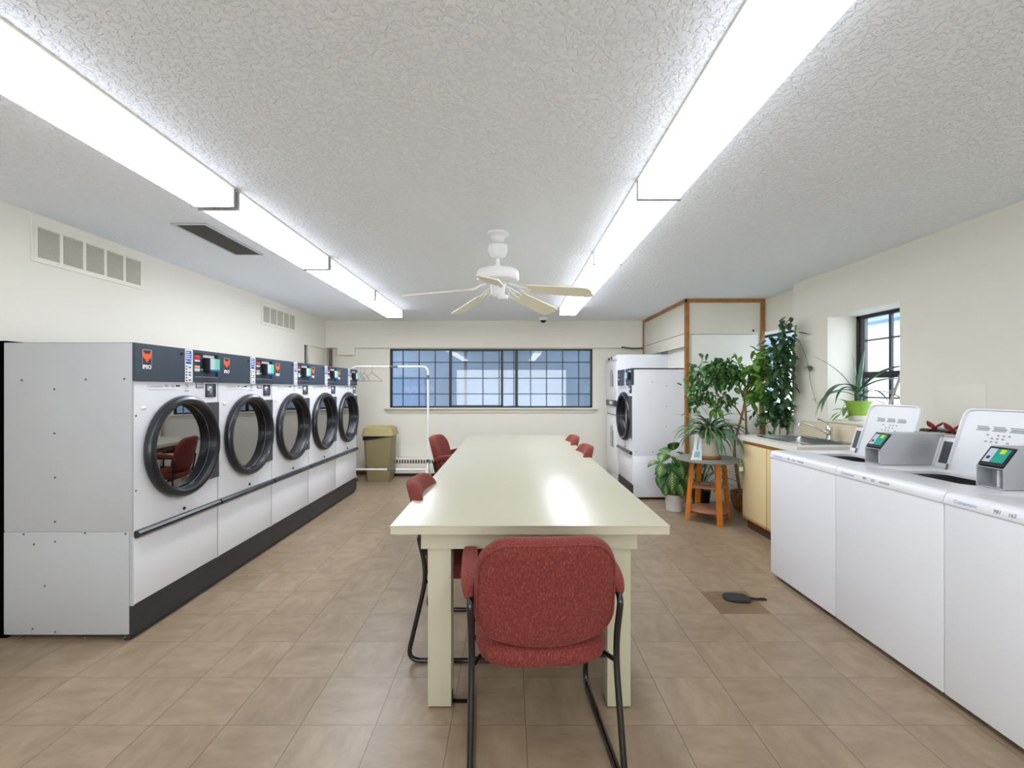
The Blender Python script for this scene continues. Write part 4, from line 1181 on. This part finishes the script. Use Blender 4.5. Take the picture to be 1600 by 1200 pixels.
def make_register(label, loc, Ln, group):
    t = thing('wall_register', label, 'vent', loc, 0, group)
    q = MB()
    H = 0.25
    q.box(0.0, 0.008, 0, Ln, 0, 0.032, 0.002); q.box(0.0, 0.008, 0, Ln, H - 0.032, H, 0.002)
    cw = (Ln - 0.05) / 5
    for i in range(6): q.box(0.0, 0.008, 0.014 + i * cw, 0.036 + i * cw, 0.030, H - 0.030)
    q.box(0.0, 0.008, 0, 0.016, 0.03, H - 0.03); q.box(0.0, 0.008, Ln - 0.016, Ln, 0.03, H - 0.03)
    q.build('frame', 'offwhite', t, smooth=False)
    q = MB()
    for k in range(22):
        z = 0.034 + k * (H - 0.068) / 22
        q.prism([(0.0005, z), (0.006, z + 0.001), (0.0055, z + 0.0035), (0.0005, z + 0.006)], 0.03, Ln - 0.03, 'y')
    q.build('louvres', 'gridcell', t, smooth=False)
    return t
make_register('long cream wall register with five louvred cells, above the nearest dryer', (XL, 2.75, 2.145), 0.85, 'cream registers high on the left wall')
make_register('small cream wall register near the far end of the left wall', (XL, 5.30, 2.125), 0.85, 'cream registers high on the left wall')

# ================================================================== BACK OF THE ROOM
q = MB(); q.cyl((-2.835, 7.19, 0), (-2.835, 7.19, 2.0), 0.026, seg=14)
tag(q.build('drain_pipe', 'pipe'), 'thin brown pipe standing in the back left corner', 'pipe')
q = MB(); q.tube(fillet([(1.75, 7.150, 2.020), (1.95, 7.155, 1.995), (2.05, 7.15, 2.005), (2.09, 7.15, 2.0)], 0.05), 0.012, 8)
tag(q.build('cable', 'pipe'), 'rough cable tucked under the soffit by the closet', 'cable')

rk = thing('clothes_rack', 'white tubular clothes rack standing before the wide window', 'clothes rack', (-1.722, 6.50, 0))
q = MB(); q.tube(fillet([(-0.550, 0, 0.214), (-0.550, 0, 1.682), (0.550, 0, 1.682), (0.550, 0, 0.32)], [0, 0.09, 0.09, 0], 8), 0.0135, 12); q.build('frame', 'white', rk)
q = MB(); q.tube([(-0.56, 0, 0.214), (0.53, 0, 0.214)], 0.0135, 12); q.build('lower_bar', 'white', rk)
for s in (-1, 1):
    q = MB(); q.tube([(s * 0.550, -0.25, 0.03), (s * 0.550, 0, 0.32)], 0.012, 10); q.tube([(s * 0.550, 0, 0.32), (s * 0.550, 0.25, 0.03)], 0.012, 10); lg = q.build('leg', 'white', rk)
    q = MB(); q.box(s * 0.550 - 0.012, s * 0.550 + 0.012, -0.265, -0.235, 0, 0.035); q.box(s * 0.550 - 0.012, s * 0.550 + 0.012, 0.235, 0.265, 0, 0.035); q.build('foot', 'rubber', lg, smooth=False)
q = MB(); q.cyl((0.0, 0, 1.682), (0.12, 0, 1.682), 0.0165, seg=12); q.build('joint_sleeve', 'rubber', rk)
q = MB(); q.cyl((-0.03, 0, 0.214), (0.09, 0, 0.214), 0.0165, seg=12); q.build('joint_sleeve', 'rubber', rk)
q = MB(); q.cyl((0.550, 0, 1.50), (0.550, 0, 1.56), 0.0165, seg=12); q.build('joint_sleeve', 'rubber', rk)
q = MB(); q.cyl((0.550, 0, 0.275), (0.550, 0, 0.36), 0.019, seg=12); q.build('joint_sleeve', 'rubber', rk)

def make_hanger(label, loc, rz, group):
    q = MB()
    pts = [(-0.0, 0, -0.085), (-0.19, 0, -0.205), (0.19, 0, -0.205), (0.0, 0, -0.085)]
    q.tube(fillet(pts, 0.02, 5), 0.0042, 8)
    hook = [(0, 0, -0.085), (0, 0, -0.035)] + [(0.0 + 0.020 * math.sin(R(a)) , 0, 0.0 - 0.020 * math.cos(R(a))) for a in range(0, 231, 20)]
    q.tube(hook, 0.0035, 8)
    o = q.build('wire_hanger', 'wire')
    o.location = loc; o.rotation_euler = (0, 0, rz)
    return tag(o, label, 'hanger', group)
hg = make_hanger('wire hanger facing the room, rightmost on the clothes rack', (-1.972, 6.50, 1.682), R(56), 'wire hangers on the clothes rack')
for x, r, l in ((-2.085, 80, 'wire hanger turned nearly edge-on, second from the right on the rack'), (-2.135, 86, 'wire hanger turned edge-on, third from the right on the rack'),
                (-2.18, 76, 'wire hanger leftmost on the clothes rack, beside the last dryer')):
    dup(hg, (x, 6.50, 1.682), R(r), l)

tc_ = thing('trash_can', 'tall olive plastic trash can with a khaki swing lid, by the back wall', 'trash can', (-1.945, 6.83, 0))
q = MB()
def can_ring(w_, d_, z, r=0.05): return [(x, y, z) for x, y in rrect(-w_, w_, -d_, d_, r)]
rg = [can_ring(0.165, 0.135, 0.0, 0.03), can_ring(0.172, 0.14, 0.02, 0.03), can_ring(0.205, 0.175, 0.66)]
vv = [[q.bm.verts.new(p) for p in r_] for r_ in rg]
for a, b_ in zip(vv, vv[1:]):
    for k in range(len(a)): q.bm.faces.new((a[k], a[(k + 1) % len(a)], b_[(k + 1) % len(a)], b_[k]))
q.bm.faces.new(list(reversed(vv[0]))); q.bm.faces.new(vv[-1])
q.build('body', 'olive', tc_)
q = MB()
rg = [can_ring(0.232, 0.200, 0.675, 0.045), can_ring(0.226, 0.195, 0.70, 0.045), can_ring(0.205, 0.178, 0.785, 0.045), can_ring(0.19, 0.165, 0.79, 0.04), can_ring(0.17, 0.06, 0.815, 0.02), can_ring(0.12, 0.03, 0.818, 0.01)]
vv = [[q.bm.verts.new(p) for p in r_] for r_ in rg]
for a, b_ in zip(vv, vv[1:]):
    for k in range(len(a)): q.bm.faces.new((a[k], a[(k + 1) % len(a)], b_[(k + 1) % len(a)], b_[k]))
q.bm.faces.new(vv[-1]); q.bm.faces.new(list(reversed(vv[0])))
q.build('lid', 'olive_lid', tc_)
q = MB(); q.prism([(-0.208, 0.675), (-0.208, 0.610), (-0.05, 0.625), (0.06, 0.645), (0.205, 0.672)], -0.180, -0.172, 'y'); q.build('bin_liner', 'black', tc_, smooth=False)

rd_ = thing('radiator', 'low white convector heater with a row of slots under the window', 'heater', (-1.86, 7.233, 0))
q = MB(); q.box(0, 1.0, -0.16, 0.0, 0.05, 0.285, 0.006); q.build('casing', 'offwhite', rd_)
q = MB(); q.box(0.02, 0.98, -0.13, -0.01, 0.0, 0.05); q.build('base', 'black', rd_, smooth=False)
for i in range(22):
    x = 0.05 + i * 0.042
    q = MB(); q.box(x, x + 0.026, -0.1625, -0.16, 0.205, 0.262); q.build('slot', 'hinge', rd_, smooth=False)

# ================================================================== PLANT CORNER
rnd = random.Random(11)
def U(a, b): return rnd.uniform(a, b)

st = thing('plant_stand', 'round three-tier wooden plant stand with orange legs and a grey top', 'plant stand', (2.065, 4.74, 0))
q = MB(); q.lathe([(0.305, 0.625), (0.322, 0.630), (0.322, 0.642), (0.300, 0.650)], (0, 0, 0), 48); q.build('top', 'stand_top', st)
q = MB(); q.lathe([(0.165, 0.352), (0.178, 0.354), (0.178, 0.366), (0.17, 0.370)], (0, 0, 0), 40); q.build('shelf', 'shelf_wood', st)
q = MB(); q.lathe([(0.190, 0.110), (0.200, 0.112), (0.200, 0.124), (0.19, 0.128)], (0, 0, 0), 40); q.build('shelf', 'shelf_wood', st)
for k, a in enumerate((182, 275, 97, 8)):
    a = R(a); ca, sa = math.cos(a), math.sin(a)
    q = MB()
    vs = []
    for r, z in ((0.225, 0.0), (0.172, 0.627)):
        for dr_, dt in ((-0.014, -0.024), (0.014, -0.024), (0.014, 0.024), (-0.014, 0.024)):
            vs.append(((r + dr_) * ca - dt * sa, (r + dr_) * sa + dt * ca, z))
    q.faces(vs, [(3, 2, 1, 0), (4, 5, 6, 7), (0, 1, 5, 4), (1, 2, 6, 5), (2, 3, 7, 6), (3, 0, 4, 7)])
    q.build('leg', 'orange_wood', st, smooth=False)
for z, r in ((0.098, 0.19), (0.340, 0.17)):
    q = MB(); q.tube([(-r, 0, z), (r, 0, z)], 0.012, 8); q.build('cross_brace', 'orange_wood', st)
    q = MB(); q.tube([(0, -r, z), (0, r, z)], 0.012, 8); q.build('cross_brace', 'orange_wood', st)
q = MB(); q.lathe([(0.030, 0.0), (0.047, 0.012), (0.050, 0.020), (0.040, 0.026), (0.015, 0.030)], (0, 0, 0), 20)
tag(q.build('stone', 'stand_top', loc=(2.03, 4.71, 0.371)), 'small grey pebble-shaped dish on the middle shelf of the plant stand', 'stone')

# potted dracaena on the stand
dp = thing('potted_dracaena', 'bushy strap-leaved houseplant in a cream pot on the plant stand', 'potted plant', (2.05, 4.72, 0.651))
q = MB(); q.lathe([(0.090, 0.012), (0.100, 0.03), (0.122, 0.17), (0.132, 0.175), (0.134, 0.212), (0.126, 0.214), (0.120, 0.185)], (0, 0, 0), 36, 'z', True, False); q.build('pot', 'pot_cream', dp)
q = MB(); q.lathe([(0.105, 0.0), (0.128, 0.006), (0.134, 0.032), (0.126, 0.033), (0.110, 0.012)], (0, 0, 0), 36, 'z', True, True); q.build('saucer', 'pot_rust', dp)
q = MB(); q.lathe([(0.121, 0.186), (0.06, 0.196), (0.01, 0.20)], (0, 0, 0), 24, 'z', False, True); q.build('soil', 'soil', dp)
q = MB()
for k in range(6): q.tube([(U(-.03, .03), U(-.03, .03), 0.18), (U(-.05, .05), U(-.05, .05), 0.34)], 0.009, 8)
q.build('stem', 'pot_rust', dp)
def rosette(q, n, base, Lr, Wr, elev, droop, R0=0.02, amin=0, amax=360, segs=8):
    for k in range(n):
        a = R(amin + (amax - amin) * (k + U(-.3, .3)) / n)
        e = R(U(*elev))
        d = (math.cos(a) * math.cos(e), math.sin(a) * math.cos(e), math.sin(e))
        b0 = (base[0] + math.cos(a) * R0, base[1] + math.sin(a) * R0, base[2] + U(-.02, .03))
        q.leaf(b0, d, U(*Lr), U(*Wr), U(*droop), segs, 0.16, 'strap', twist=U(-.3, .3))
q = MB()
rosette(q, 40, (0, 0, 0.24), (0.26, 0.42), (0.026, 0.042), (15, 60), (1.3, 2.4))
rosette(q, 18, (0.02, -0.01, 0.32), (0.24, 0.36), (0.024, 0.036), (30, 70), (1.2, 2.2))
rosette(q, 12, (0.05, -0.04, 0.24), (0.34, 0.46), (0.034, 0.05), (25, 55), (2.0, 2.8), amin=-110, amax=40)
q.build('leaves', 'strap', dp)
q = MB()
rosette(q, 30, (0, 0, 0.27), (0.28, 0.46), (0.018, 0.030), (8, 45), (0.9, 1.9))
q.build('pale_leaves', 'strap_light', dp)
q = MB()
for (x, y, z, L_) in ((-0.09, -0.115, 0.23, 0.22), (0.015, -0.13, 0.24, 0.24), (0.075, -0.12, 0.25, 0.17)):
    q.leaf((x, y + 0.03, z), (0.0, -0.8, 0.5), L_, 0.055, 2.3, 8, 0.12, 'ovate', side=(1, 0, 0))
q.build('broad_leaves', 'strap', dp)
# white tag leaning on the pot, small tag hanging from a leaf
q = MB()
vs = [(0, 0, 0), (0.105, -0.02, 0), (0.120, 0.035, 0.245), (0.058, 0.045, 0.25), (0.040, 0.020, 0.12)]
vs2 = [(x, y + 0.0015, z) for x, y, z in vs]
q.faces(vs + vs2, [(0, 1, 2, 3, 4), (9, 8, 7, 6, 5), (0, 5, 6, 1), (1, 6, 7, 2), (2, 7, 8, 3), (3, 8, 9, 4), (4, 9, 5, 0)])
card = thing('plant_care_card', 'tall white card with pale blue print leaning on the cream pot', 'card', (1.815, 4.575, 0.652))
q.build('card', 'tag', card, smooth=False)
q = MB(); q.faces([(0.028, -0.0072, 0.03), (0.085, -0.018, 0.03), (0.090, -0.006, 0.085), (0.048, 0.004, 0.085)], [(0, 1, 2, 3)]); q.faces([(0.058, 0.004, 0.10), (0.074, 0.001, 0.10), (0.096, 0.024, 0.20), (0.084, 0.027, 0.20)], [(0, 1, 2, 3)])
q.build('blue_print', 'tagblue', card, smooth=False)
ht = thing('hanging_bottle_tag', 'small pale green bottle hanging over the right rim of the plant stand', 'bottle', (2.26, 4.47, 0.53))
q = MB(); q.lathe([(0.016, 0.0), (0.020, 0.006), (0.020, 0.085), (0.012, 0.105), (0.009, 0.125), (0.011, 0.135)], (0, 0, 0), 16); q.build('body', 'strap_light', ht)
q = MB(); q.box(-0.019, 0.019, -0.0212, -0.0195, 0.03, 0.075); q.build('paper_label', 'tag', ht, smooth=False)
q = MB(); q.tube([(0, 0, 0.13), (0, 0.03, 0.20), (-0.01, 0.09, 0.26)], 0.0015, 5); q.build('string', 'tag', ht)

# black pot with dark strands behind the stand
bp = thing('potted_spider_plant', 'plant with dark trailing blades in a black pot on the floor behind the stand', 'potted plant', (2.18, 5.20, 0))
q = MB(); q.lathe([(0.085, 0.0), (0.105, 0.215), (0.112, 0.22), (0.10, 0.222), (0.09, 0.19)], (0, 0, 0), 28, 'z', True, False); q.build('pot', 'black', bp)
q = MB(); q.lathe([(0.098, 0.19), (0.02, 0.20)], (0, 0, 0), 20, 'z', False, True); q.build('soil', 'soil', bp)
q = MB()
rosette(q, 16, (0, 0, 0.2), (0.35, 0.6), (0.016, 0.03), (55, 85), (1.4, 2.6), 0.03, segs=9)
rosette(q, 12, (0, 0, 0.45), (0.28, 0.42), (0.018, 0.032), (20, 60), (2.0, 2.8), 0.04, segs=8)
for k in range(7): q.tube([(U(-.03, .03), U(-.03, .03), 0.19), (U(-.06, .06), U(-.06, .06), 0.52)], 0.007, 6)
q.build('leaves', 'leaf_dark', bp)

# dieffenbachia in a white bucket
df = thing('potted_dieffenbachia', 'variegated dumb cane with big mottled leaves in a white bucket on the floor', 'potted plant', (1.845, 5.12, 0))
q = MB(); q.lathe([(0.083, 0.0), (0.088, 0.004), (0.094, 0.150), (0.101, 0.152), (0.102, 0.185), (0.096, 0.187), (0.092, 0.16)], (0, 0, 0), 36, 'z', True, False); bk = q.build('bucket', 'bucket', df)
q = MB(); q.tube([(0.100 * math.cos(R(a)), -0.004 + 0.100 * math.sin(R(a)), 0.150 - 0.05 * math.sin(-R(a))) for a in range(-180, 1, 12)], 0.0028, 6); q.build('handle', 'bucket', bk)
q = MB(); q.lathe([(0.093, 0.165), (0.02, 0.172)], (0, 0, 0), 20, 'z', False, True); q.build('soil', 'soil', df)
q = MB()
tops = [(-0.02, 0.0, 0.56), (-0.08, -0.02, 0.48), (-0.02, 0.05, 0.42), (0.0, -0.03, 0.40)]
for t_ in tops: q.tube(fillet([(U(-.03, .03), U(-.03, .03), 0.16), (t_[0] * 0.3, t_[1], 0.30), t_], 0.05), 0.009, 8)
q.build('stem', 'stem', df)
q = MB()
spec = [(-0.07, -0.03, 0.60, -0.5, -0.75, 0.15, 0.22, 0.12), (0.02, -0.04, 0.62, 0.45, -0.7, 0.05, 0.20, 0.12), (-0.10, -0.06, 0.50, -0.6, -0.7, -0.2, 0.22, 0.12), (0.02, -0.08, 0.52, 0.15, -0.9, -0.3, 0.22, 0.13),
        (-0.12, -0.05, 0.40, -0.45, -0.6, -0.5, 0.20, 0.11), (-0.05, -0.09, 0.42, -0.1, -0.8, -0.6, 0.23, 0.12), (0.04, -0.07, 0.43, 0.5, -0.6, -0.4, 0.21, 0.12), (-0.08, -0.06, 0.33, -0.35, -0.5, -0.7, 0.20, 0.11),
        (0.05, -0.05, 0.34, 0.3, -0.5, -0.7, 0.19, 0.11), (-0.02, -0.06, 0.30, 0.0, -0.6, -0.6, 0.15, 0.09), (-0.02, 0.05, 0.60, -0.2, 0.6, 0.4, 0.2, 0.12), (0.06, 0.03, 0.50, 0.8, 0.1, 0.1, 0.16, 0.1),
        (-0.13, 0.02, 0.50, -0.9, 0.1, 0.2, 0.17, 0.1), (0.0, -0.02, 0.64, -0.1, -0.4, 0.7, 0.20, 0.11), (-0.06, 0.06, 0.40, -0.4, 0.8, 0.1, 0.18, 0.1)]
spec += [(U(-.13, .06), U(-.09, .03), U(.30, .62), U(-.6, .5), U(-.9, -.4), U(-.7, .1), U(.17, .23), U(.10, .125)) for _ in range(16)]
for x, y, z, dx, dy, dz, L_, W_ in spec:
    q.leaf((x - 0.015, y, z + 0.035), (dx, dy * 0.75, dz), L_, W_ * 1.2, 1.4, 9, 0.16, 'ovate', side=(1, dx * 0.4, U(-.25, .25)))
q.build('leaves', 'variegated', df)

# woven planter with the fig tree
fg = thing('potted_fig_tree', 'weeping fig tree with a pale forked trunk in a brown planter behind the sink cabinet', 'potted plant', (2.64, 5.07, 0))
q = MB(); q.lathe([(0.10, 0.0), (0.135, 0.03), (0.168, 0.13), (0.172, 0.20), (0.176, 0.215), (0.160, 0.218), (0.155, 0.18)], (0, 0, 0), 40, 'z', True, False); q.build('pot', 'basket', fg)
q = MB(); q.lathe([(0.156, 0.185), (0.02, 0.195)], (0, 0, 0), 20, 'z', False, True); q.build('soil', 'soil', fg)
O = Vector((2.64, 5.07, 0))
def W(x, y, z): return Vector((x, y, z)) - O
q = MB()
def limb(pts, r0, r1):
    p = fillet([Vector(a) for a in pts], 0.12, 4)
    n = len(p); q.tube(p, [r0 + (r1 - r0) * i / (n - 1) for i in range(n)], 8)
limb([W(2.56, 5.06, 0.18), W(2.46, 5.02, 0.72), W(2.56, 5.0, 1.12), W(2.60, 5.0, 1.34), W(2.63, 4.99, 1.60)], 0.018, 0.008)
limb([W(2.64, 5.06, 0.18), W(2.60, 5.0, 0.8), W(2.58, 4.99, 1.20)], 0.014, 0.012)
limb([W(2.58, 5.0, 1.22), W(2.48, 4.98, 1.47), W(2.40, 4.97, 1.62), W(2.25, 4.95, 1.66)], 0.012, 0.005)
limb([W(2.48, 4.98, 1.46), W(2.28, 4.93, 1.55), W(2.08, 4.9, 1.58), W(1.97, 4.88, 1.42)], 0.008, 0.003)
limb([W(2.57, 5.0, 1.02), W(2.42, 4.95, 1.22), W(2.22, 4.9, 1.30), W(2.02, 4.88, 1.30)], 0.008, 0.003)
limb([W(2.60, 5.0, 1.30), W(2.70, 4.97, 1.48), W(2.76, 4.92, 1.66), W(2.86, 4.90, 1.70)], 0.009, 0.004)
limb([W(2.59, 5.0, 1.16), W(2.70, 4.96, 1.30), W(2.80, 4.9, 1.44)], 0.006, 0.003)
q.build('trunk', 'bark', fg)
def scatter(q, segs_, n, L_, W_, spread, keep=None):
    for k in range(n):
        a, b_ = segs_[rnd.randrange(len(segs_))]
        p = Vector(a).lerp(Vector(b_), rnd.random()) + Vector((rnd.gauss(0, spread), rnd.gauss(0, spread * 0.8), rnd.gauss(0, spread)))
        if keep and not keep(p + O if keep.__code__.co_argcount == 1 else p): continue
        th = U(0, 2 * PI)
        d = (math.cos(th), math.sin(th), U(-1.6, 0.15))
        sd = Vector((-math.sin(th), math.cos(th), U(-.5, .5)))
        q.leaf(p, d, U(*L_), U(*W_), U(0.2, 1.0), 5, 0.15, 'ovate', side=sd)
keepf = lambda p: p.y < 5.36 and p.x < 3.0 and (p.y > 4.62 or p.z > 0.95)
A = [(W(2.48, 4.98, 1.48), W(2.28, 4.93, 1.60)), (W(2.28, 4.93, 1.58), W(2.08, 4.9, 1.60)), (W(2.08, 4.9, 1.58), W(1.96, 4.88, 1.38)), (W(2.40, 4.97, 1.62), W(2.2, 4.95, 1.62)), (W(2.45, 4.93, 1.50), W(2.10, 4.9, 1.46))]
B = [(W(2.60, 5.0, 1.50), W(2.76, 4.92, 1.62)), (W(2.70, 4.97, 1.48), W(2.86, 4.9, 1.58)), (W(2.64, 4.95, 1.40), W(2.80, 4.90, 1.42)), (W(2.62, 4.95, 1.34), W(2.84, 4.9, 1.26)), (W(2.68, 4.95, 1.62), W(2.76, 4.9, 1.74))]
C_ = [(W(2.22, 4.9, 1.28), W(1.96, 4.88, 1.26)), (W(2.0, 4.88, 1.34), W(1.92, 4.86, 1.16)), (W(2.34, 4.92, 1.28), W(2.28, 4.92, 1.16))]
q = MB(); scatter(q, A, 400, (0.075, 0.115), (0.034, 0.050), 0.066, keepf); scatter(q, C_, 120, (0.07, 0.11), (0.03, 0.045), 0.045, keepf)
scatter(q, [(W(2.64, 4.98, 1.06), W(2.78, 4.95, 1.12))], 16, (0.07, 0.1), (0.03, 0.045), 0.03, keepf)
q.build('foliage', 'leaf', fg)
q = MB(); scatter(q, B, 260, (0.085, 0.14), (0.045, 0.075), 0.07, keepf); scatter(q, [(W(2.16, 4.88, 1.24), W(2.22, 4.88, 1.14))], 7, (0.10, 0.15), (0.05, 0.07), 0.02, keepf)
q.build('bright_foliage', 'leaf_bright', fg)

# tall climber against the wall corner
O = Vector((2.82, 4.80, 0))
vn = thing('climbing_houseplant', 'tall dark leafy climber with green stems rising against the wall corner', 'potted plant', tuple(O))
q = MB(); q.lathe([(0.10, 0.0), (0.125, 0.24), (0.132, 0.245), (0.12, 0.247), (0.115, 0.21)], (0, 0, 0), 28, 'z', True, False); q.build('pot', 'pot_rust', vn)
q = MB(); q.lathe([(0.116, 0.212), (0.02, 0.22)], (0, 0, 0), 20, 'z', False, True); q.build('soil', 'soil', vn)
q = MB()
limb([W(2.90, 4.80, 0.2), W(2.90, 4.78, 0.8), W(2.90, 4.66, 1.3), W(2.83, 4.56, 1.65), W(2.84, 4.52, 2.0)], 0.013, 0.006)
limb([W(2.77, 4.82, 0.2), W(2.76, 4.80, 0.85), W(2.82, 4.66, 1.3), W(2.78, 4.58, 1.7), W(2.72, 4.56, 1.95)], 0.012, 0.005)
limb([W(2.85, 4.80, 0.2), W(2.82, 4.76, 0.9), W(2.80, 4.70, 1.5), W(2.86, 4.56, 1.9)], 0.006, 0.004)
limb([W(2.87, 4.52, 1.85), W(2.895, 4.42, 1.62), W(2.895, 4.38, 1.40), W(2.895, 4.30, 1.22)], 0.003, 0.002)
q.build('stem', 'stem', vn)
keepv = lambda p: p.x < 2.86 - (0.04 if p.y < 4.69 else -0.08) and p.y < 5.2 and (p.y > 4.6 or p.z > 1.1)
S = [(W(2.80, 4.56, 1.95), W(2.82, 4.56, 1.60)), (W(2.76, 4.58, 1.90), W(2.80, 4.58, 1.45)), (W(2.78, 4.60, 1.75), W(2.82, 4.62, 1.35)), (W(2.78, 4.66, 1.5), W(2.84, 4.70, 1.2)), (W(2.80, 4.72, 1.25), W(2.86, 4.76, 1.05))]
q = MB(); scatter(q, S, 430, (0.07, 0.12), (0.04, 0.062), 0.062, keepv)
scatter(q, [(W(2.70, 4.56, 2.02), W(2.84, 4.52, 2.06))], 14, (0.08, 0.12), (0.03, 0.045), 0.03, keepv)
scatter(q, [(W(2.895, 4.40, 1.60), W(2.895, 4.39, 1.58))], 2, (0.06, 0.07), (0.03, 0.04), 0.004)
scatter(q, [(W(2.895, 4.30, 1.25), W(2.895, 4.31, 1.28))], 3, (0.03, 0.04), (0.012, 0.016), 0.01)
q.build('foliage', 'leaf_dark', vn)
q = MB(); scatter(q, [(W(2.78, 4.75, 1.25), W(2.70, 4.80, 1.05)), (W(2.66, 4.85, 0.98), W(2.74, 4.85, 1.04)), (W(2.86, 4.75, 1.15), W(2.88, 4.76, 1.0)), (W(2.68, 4.62, 1.72), W(2.74, 4.60, 1.8))], 75, (0.06, 0.10), (0.035, 0.055), 0.045, keepv)
q.build('bright_foliage', 'leaf', vn)

# green pot on the window sill
O = Vector((3.035, 3.965, 1.090))
gp = thing('potted_clivia', 'long arching strap-leaved plant in a lime green pot on the window sill', 'potted plant', tuple(O))
q = MB(); q.lathe([(0.062, 0.0), (0.072, 0.004), (0.082, 0.045), (0.078, 0.047), (0.06, 0.02)], (0, 0, 0), 32, 'z', True, True); q.build('saucer', 'pot_cream', gp)
q = MB(); q.lathe([(0.070, 0.022), (0.074, 0.05), (0.092, 0.150), (0.100, 0.152), (0.102, 0.172), (0.094, 0.173), (0.088, 0.155)], (0, 0, 0), 36, 'z', True, False); q.build('pot', 'pot_green', gp)
q = MB(); q.lathe([(0.09, 0.155), (0.02, 0.16)], (0, 0, 0), 20, 'z', False, True); q.build('soil', 'soil', gp)
q = MB()
q.lathe([(0.028, 0.15), (0.030, 0.22), (0.022, 0.32), (0.014, 0.40)], (0, 0, 0), 12)
B0 = (0, 0, 0.20)
for d, L_, W_, dr_ in (((-0.75, -0.25, 0.55), 0.60, 0.052, 2.2), ((-0.85, 0.05, 0.35), 0.50, 0.050, 2.1), ((-0.6, 0.3, 0.55), 0.40, 0.034, 2.4), ((-0.5, -0.2, 0.8), 0.42, 0.030, 2.6),
                      ((-0.35, 0.12, 0.95), 0.56, 0.020, 0.9), ((0.02, -0.1, 1.0), 0.42, 0.055, 0.3), ((-0.05, 0.06, 1.0), 0.38, 0.045, 0.3), ((0.05, -0.65, 0.8), 0.66, 0.056, 1.2),
                      ((0.06, -0.8, 0.55), 0.62, 0.050, 1.1), ((-0.05, -0.9, 0.40), 0.60, 0.028, 1.1), ((0.02, -0.95, 0.28), 0.50, 0.022, 0.8), ((-0.12, -0.9, 0.15), 0.46, 0.020, 0.7),
                      ((-0.2, -0.8, 0.7), 0.52, 0.026, 1.6), ((0.04, 0.5, 0.9), 0.20, 0.03, 1.2), ((-0.3, 0.1, 0.9), 0.25, 0.03, 3.2)):
    q.leaf((B0[0] + U(-.01, .01), B0[1] + U(-.01, .01), B0[2] + U(-.03, .06)), d, L_, W_, dr_, 12, 0.2, 'strap')
q.build('leaves', 'strap', gp)
q = MB()
for p, d in (((-0.08, 0.06, 0.10), (-0.9, 0.2, 0.1)), ((-0.07, 0.03, 0.16), (-0.8, 0.0, 0.5)), ((-0.10, 0.10, 0.07), (-0.7, 0.3, -0.5)), ((-0.06, -0.02, 0.06), (-0.9, -0.2, -0.2)), ((-0.09, 0.02, 0.12), (-0.6, -0.2, -0.8)), ((-0.11, 0.05, 0.06), (-0.5, 0.1, -0.3))):
    q.leaf(p, d, U(0.07, 0.11), 0.04, 0.6, 6, 0.15, 'ovate')
q.tube([(-0.02, 0.02, 0.16), (-0.09, 0.04, 0.14), (-0.12, 0.06, 0.06)], 0.003, 6)
q.build('low_leaves', 'leaf_bright', gp)
q = MB(); q.prism([(-0.010, -0.004), (0.010, -0.004), (0.010, 0.004), (-0.010, 0.004)], 0, 0.46, 'z')
stk = q.build('prop_stick', 'wood_stick', smooth=False); stk.location = (2.995, 3.66, 1.091); stk.rotation_euler = (R(20), R(4), 0)
tag(stk, 'pale wooden stick leaning in the window beside the green pot', 'stick')

# ================================================================== SMALL THINGS
# ribboned garland rods lying on the ledge
gd = thing('garland', 'dark rods with two red bows on the ledge behind the middle washer', 'garland', (2.745, 2.88, 1.056))
q = MB(); q.tube([(0.03, 0.18, 0.030), (-0.03, -0.18, 0.032)], 0.018, 10); q.build('rod', 'ink', gd)
q = MB(); q.tube([(0.085, 0.17, 0.045), (0.03, -0.16, 0.05)], 0.015, 10); q.build('silver_rod', 'palegrey', gd)
for (y, x) in ((0.08, 0.015), (-0.08, -0.025)):
    q = MB()
    for s in (-1, 1):
        q.leaf((x, y, 0.055), (0.1, s * 0.9, 0.5), 0.075, 0.04, -0.4, 5, 0.3, 'ovate', side=(1, 0, 0.3)); q.leaf((x, y, 0.055), (-0.3, s * 0.6, -0.3), 0.045, 0.026, 0.2, 5, 0.3, 'ovate')
    q.lathe([(0.004, 0.042), (0.014, 0.050), (0.014, 0.062), (0.004, 0.070)], (x, y, 0), 10); q.build('bow', 'darkred', gd)
    q = MB()
    for k in range(26):
        th = U(0, 2 * PI); q.leaf((x - 0.05 + U(-.02, .02), y + 0.03 + U(-.03, .03), 0.022 + U(0, .02)), (math.cos(th), math.sin(th), U(-.2, .8)), 0.035, 0.016, 0.5, 4, 0.2, 'ovate')
    q.build('sprig', 'copper', gd)

# crocheted pad with a loop on the floor
mt = thing('scrubbing_pad', 'small black mesh pad with a looped handle lying on the dark floor tile', 'pad', (1.475, 2.965, 0), R(-9))
q = MB(); o = superellipse(0.085, 0.062, (3, 3), 36)
vs = [(u * 0.97, v * 0.97, 0.001) for u, v in o] + [(u, v, 0.007) for u, v in o] + [(u * 0.92, v * 0.9, 0.014) for u, v in o]
n = 36
q.faces(vs, [tuple(range(n - 1, -1, -1)), tuple(range(2 * n, 3 * n))] + [(i, (i + 1) % n, n + (i + 1) % n, n + i) for i in range(n)] + [(n + i, n + (i + 1) % n, 2 * n + (i + 1) % n, 2 * n + i) for i in range(n)])
q.build('pad', 'mesh_black', mt)
q = MB(); q.tube(fillet([(0.075, 0.012, 0.008), (0.13, 0.010, 0.006), (0.175, 0.024, 0.006), (0.185, 0.0, 0.006), (0.135, -0.004, 0.006), (0.075, -0.004, 0.008)], 0.02), 0.0042, 8); q.build('handle_loop', 'mesh_black', mt)
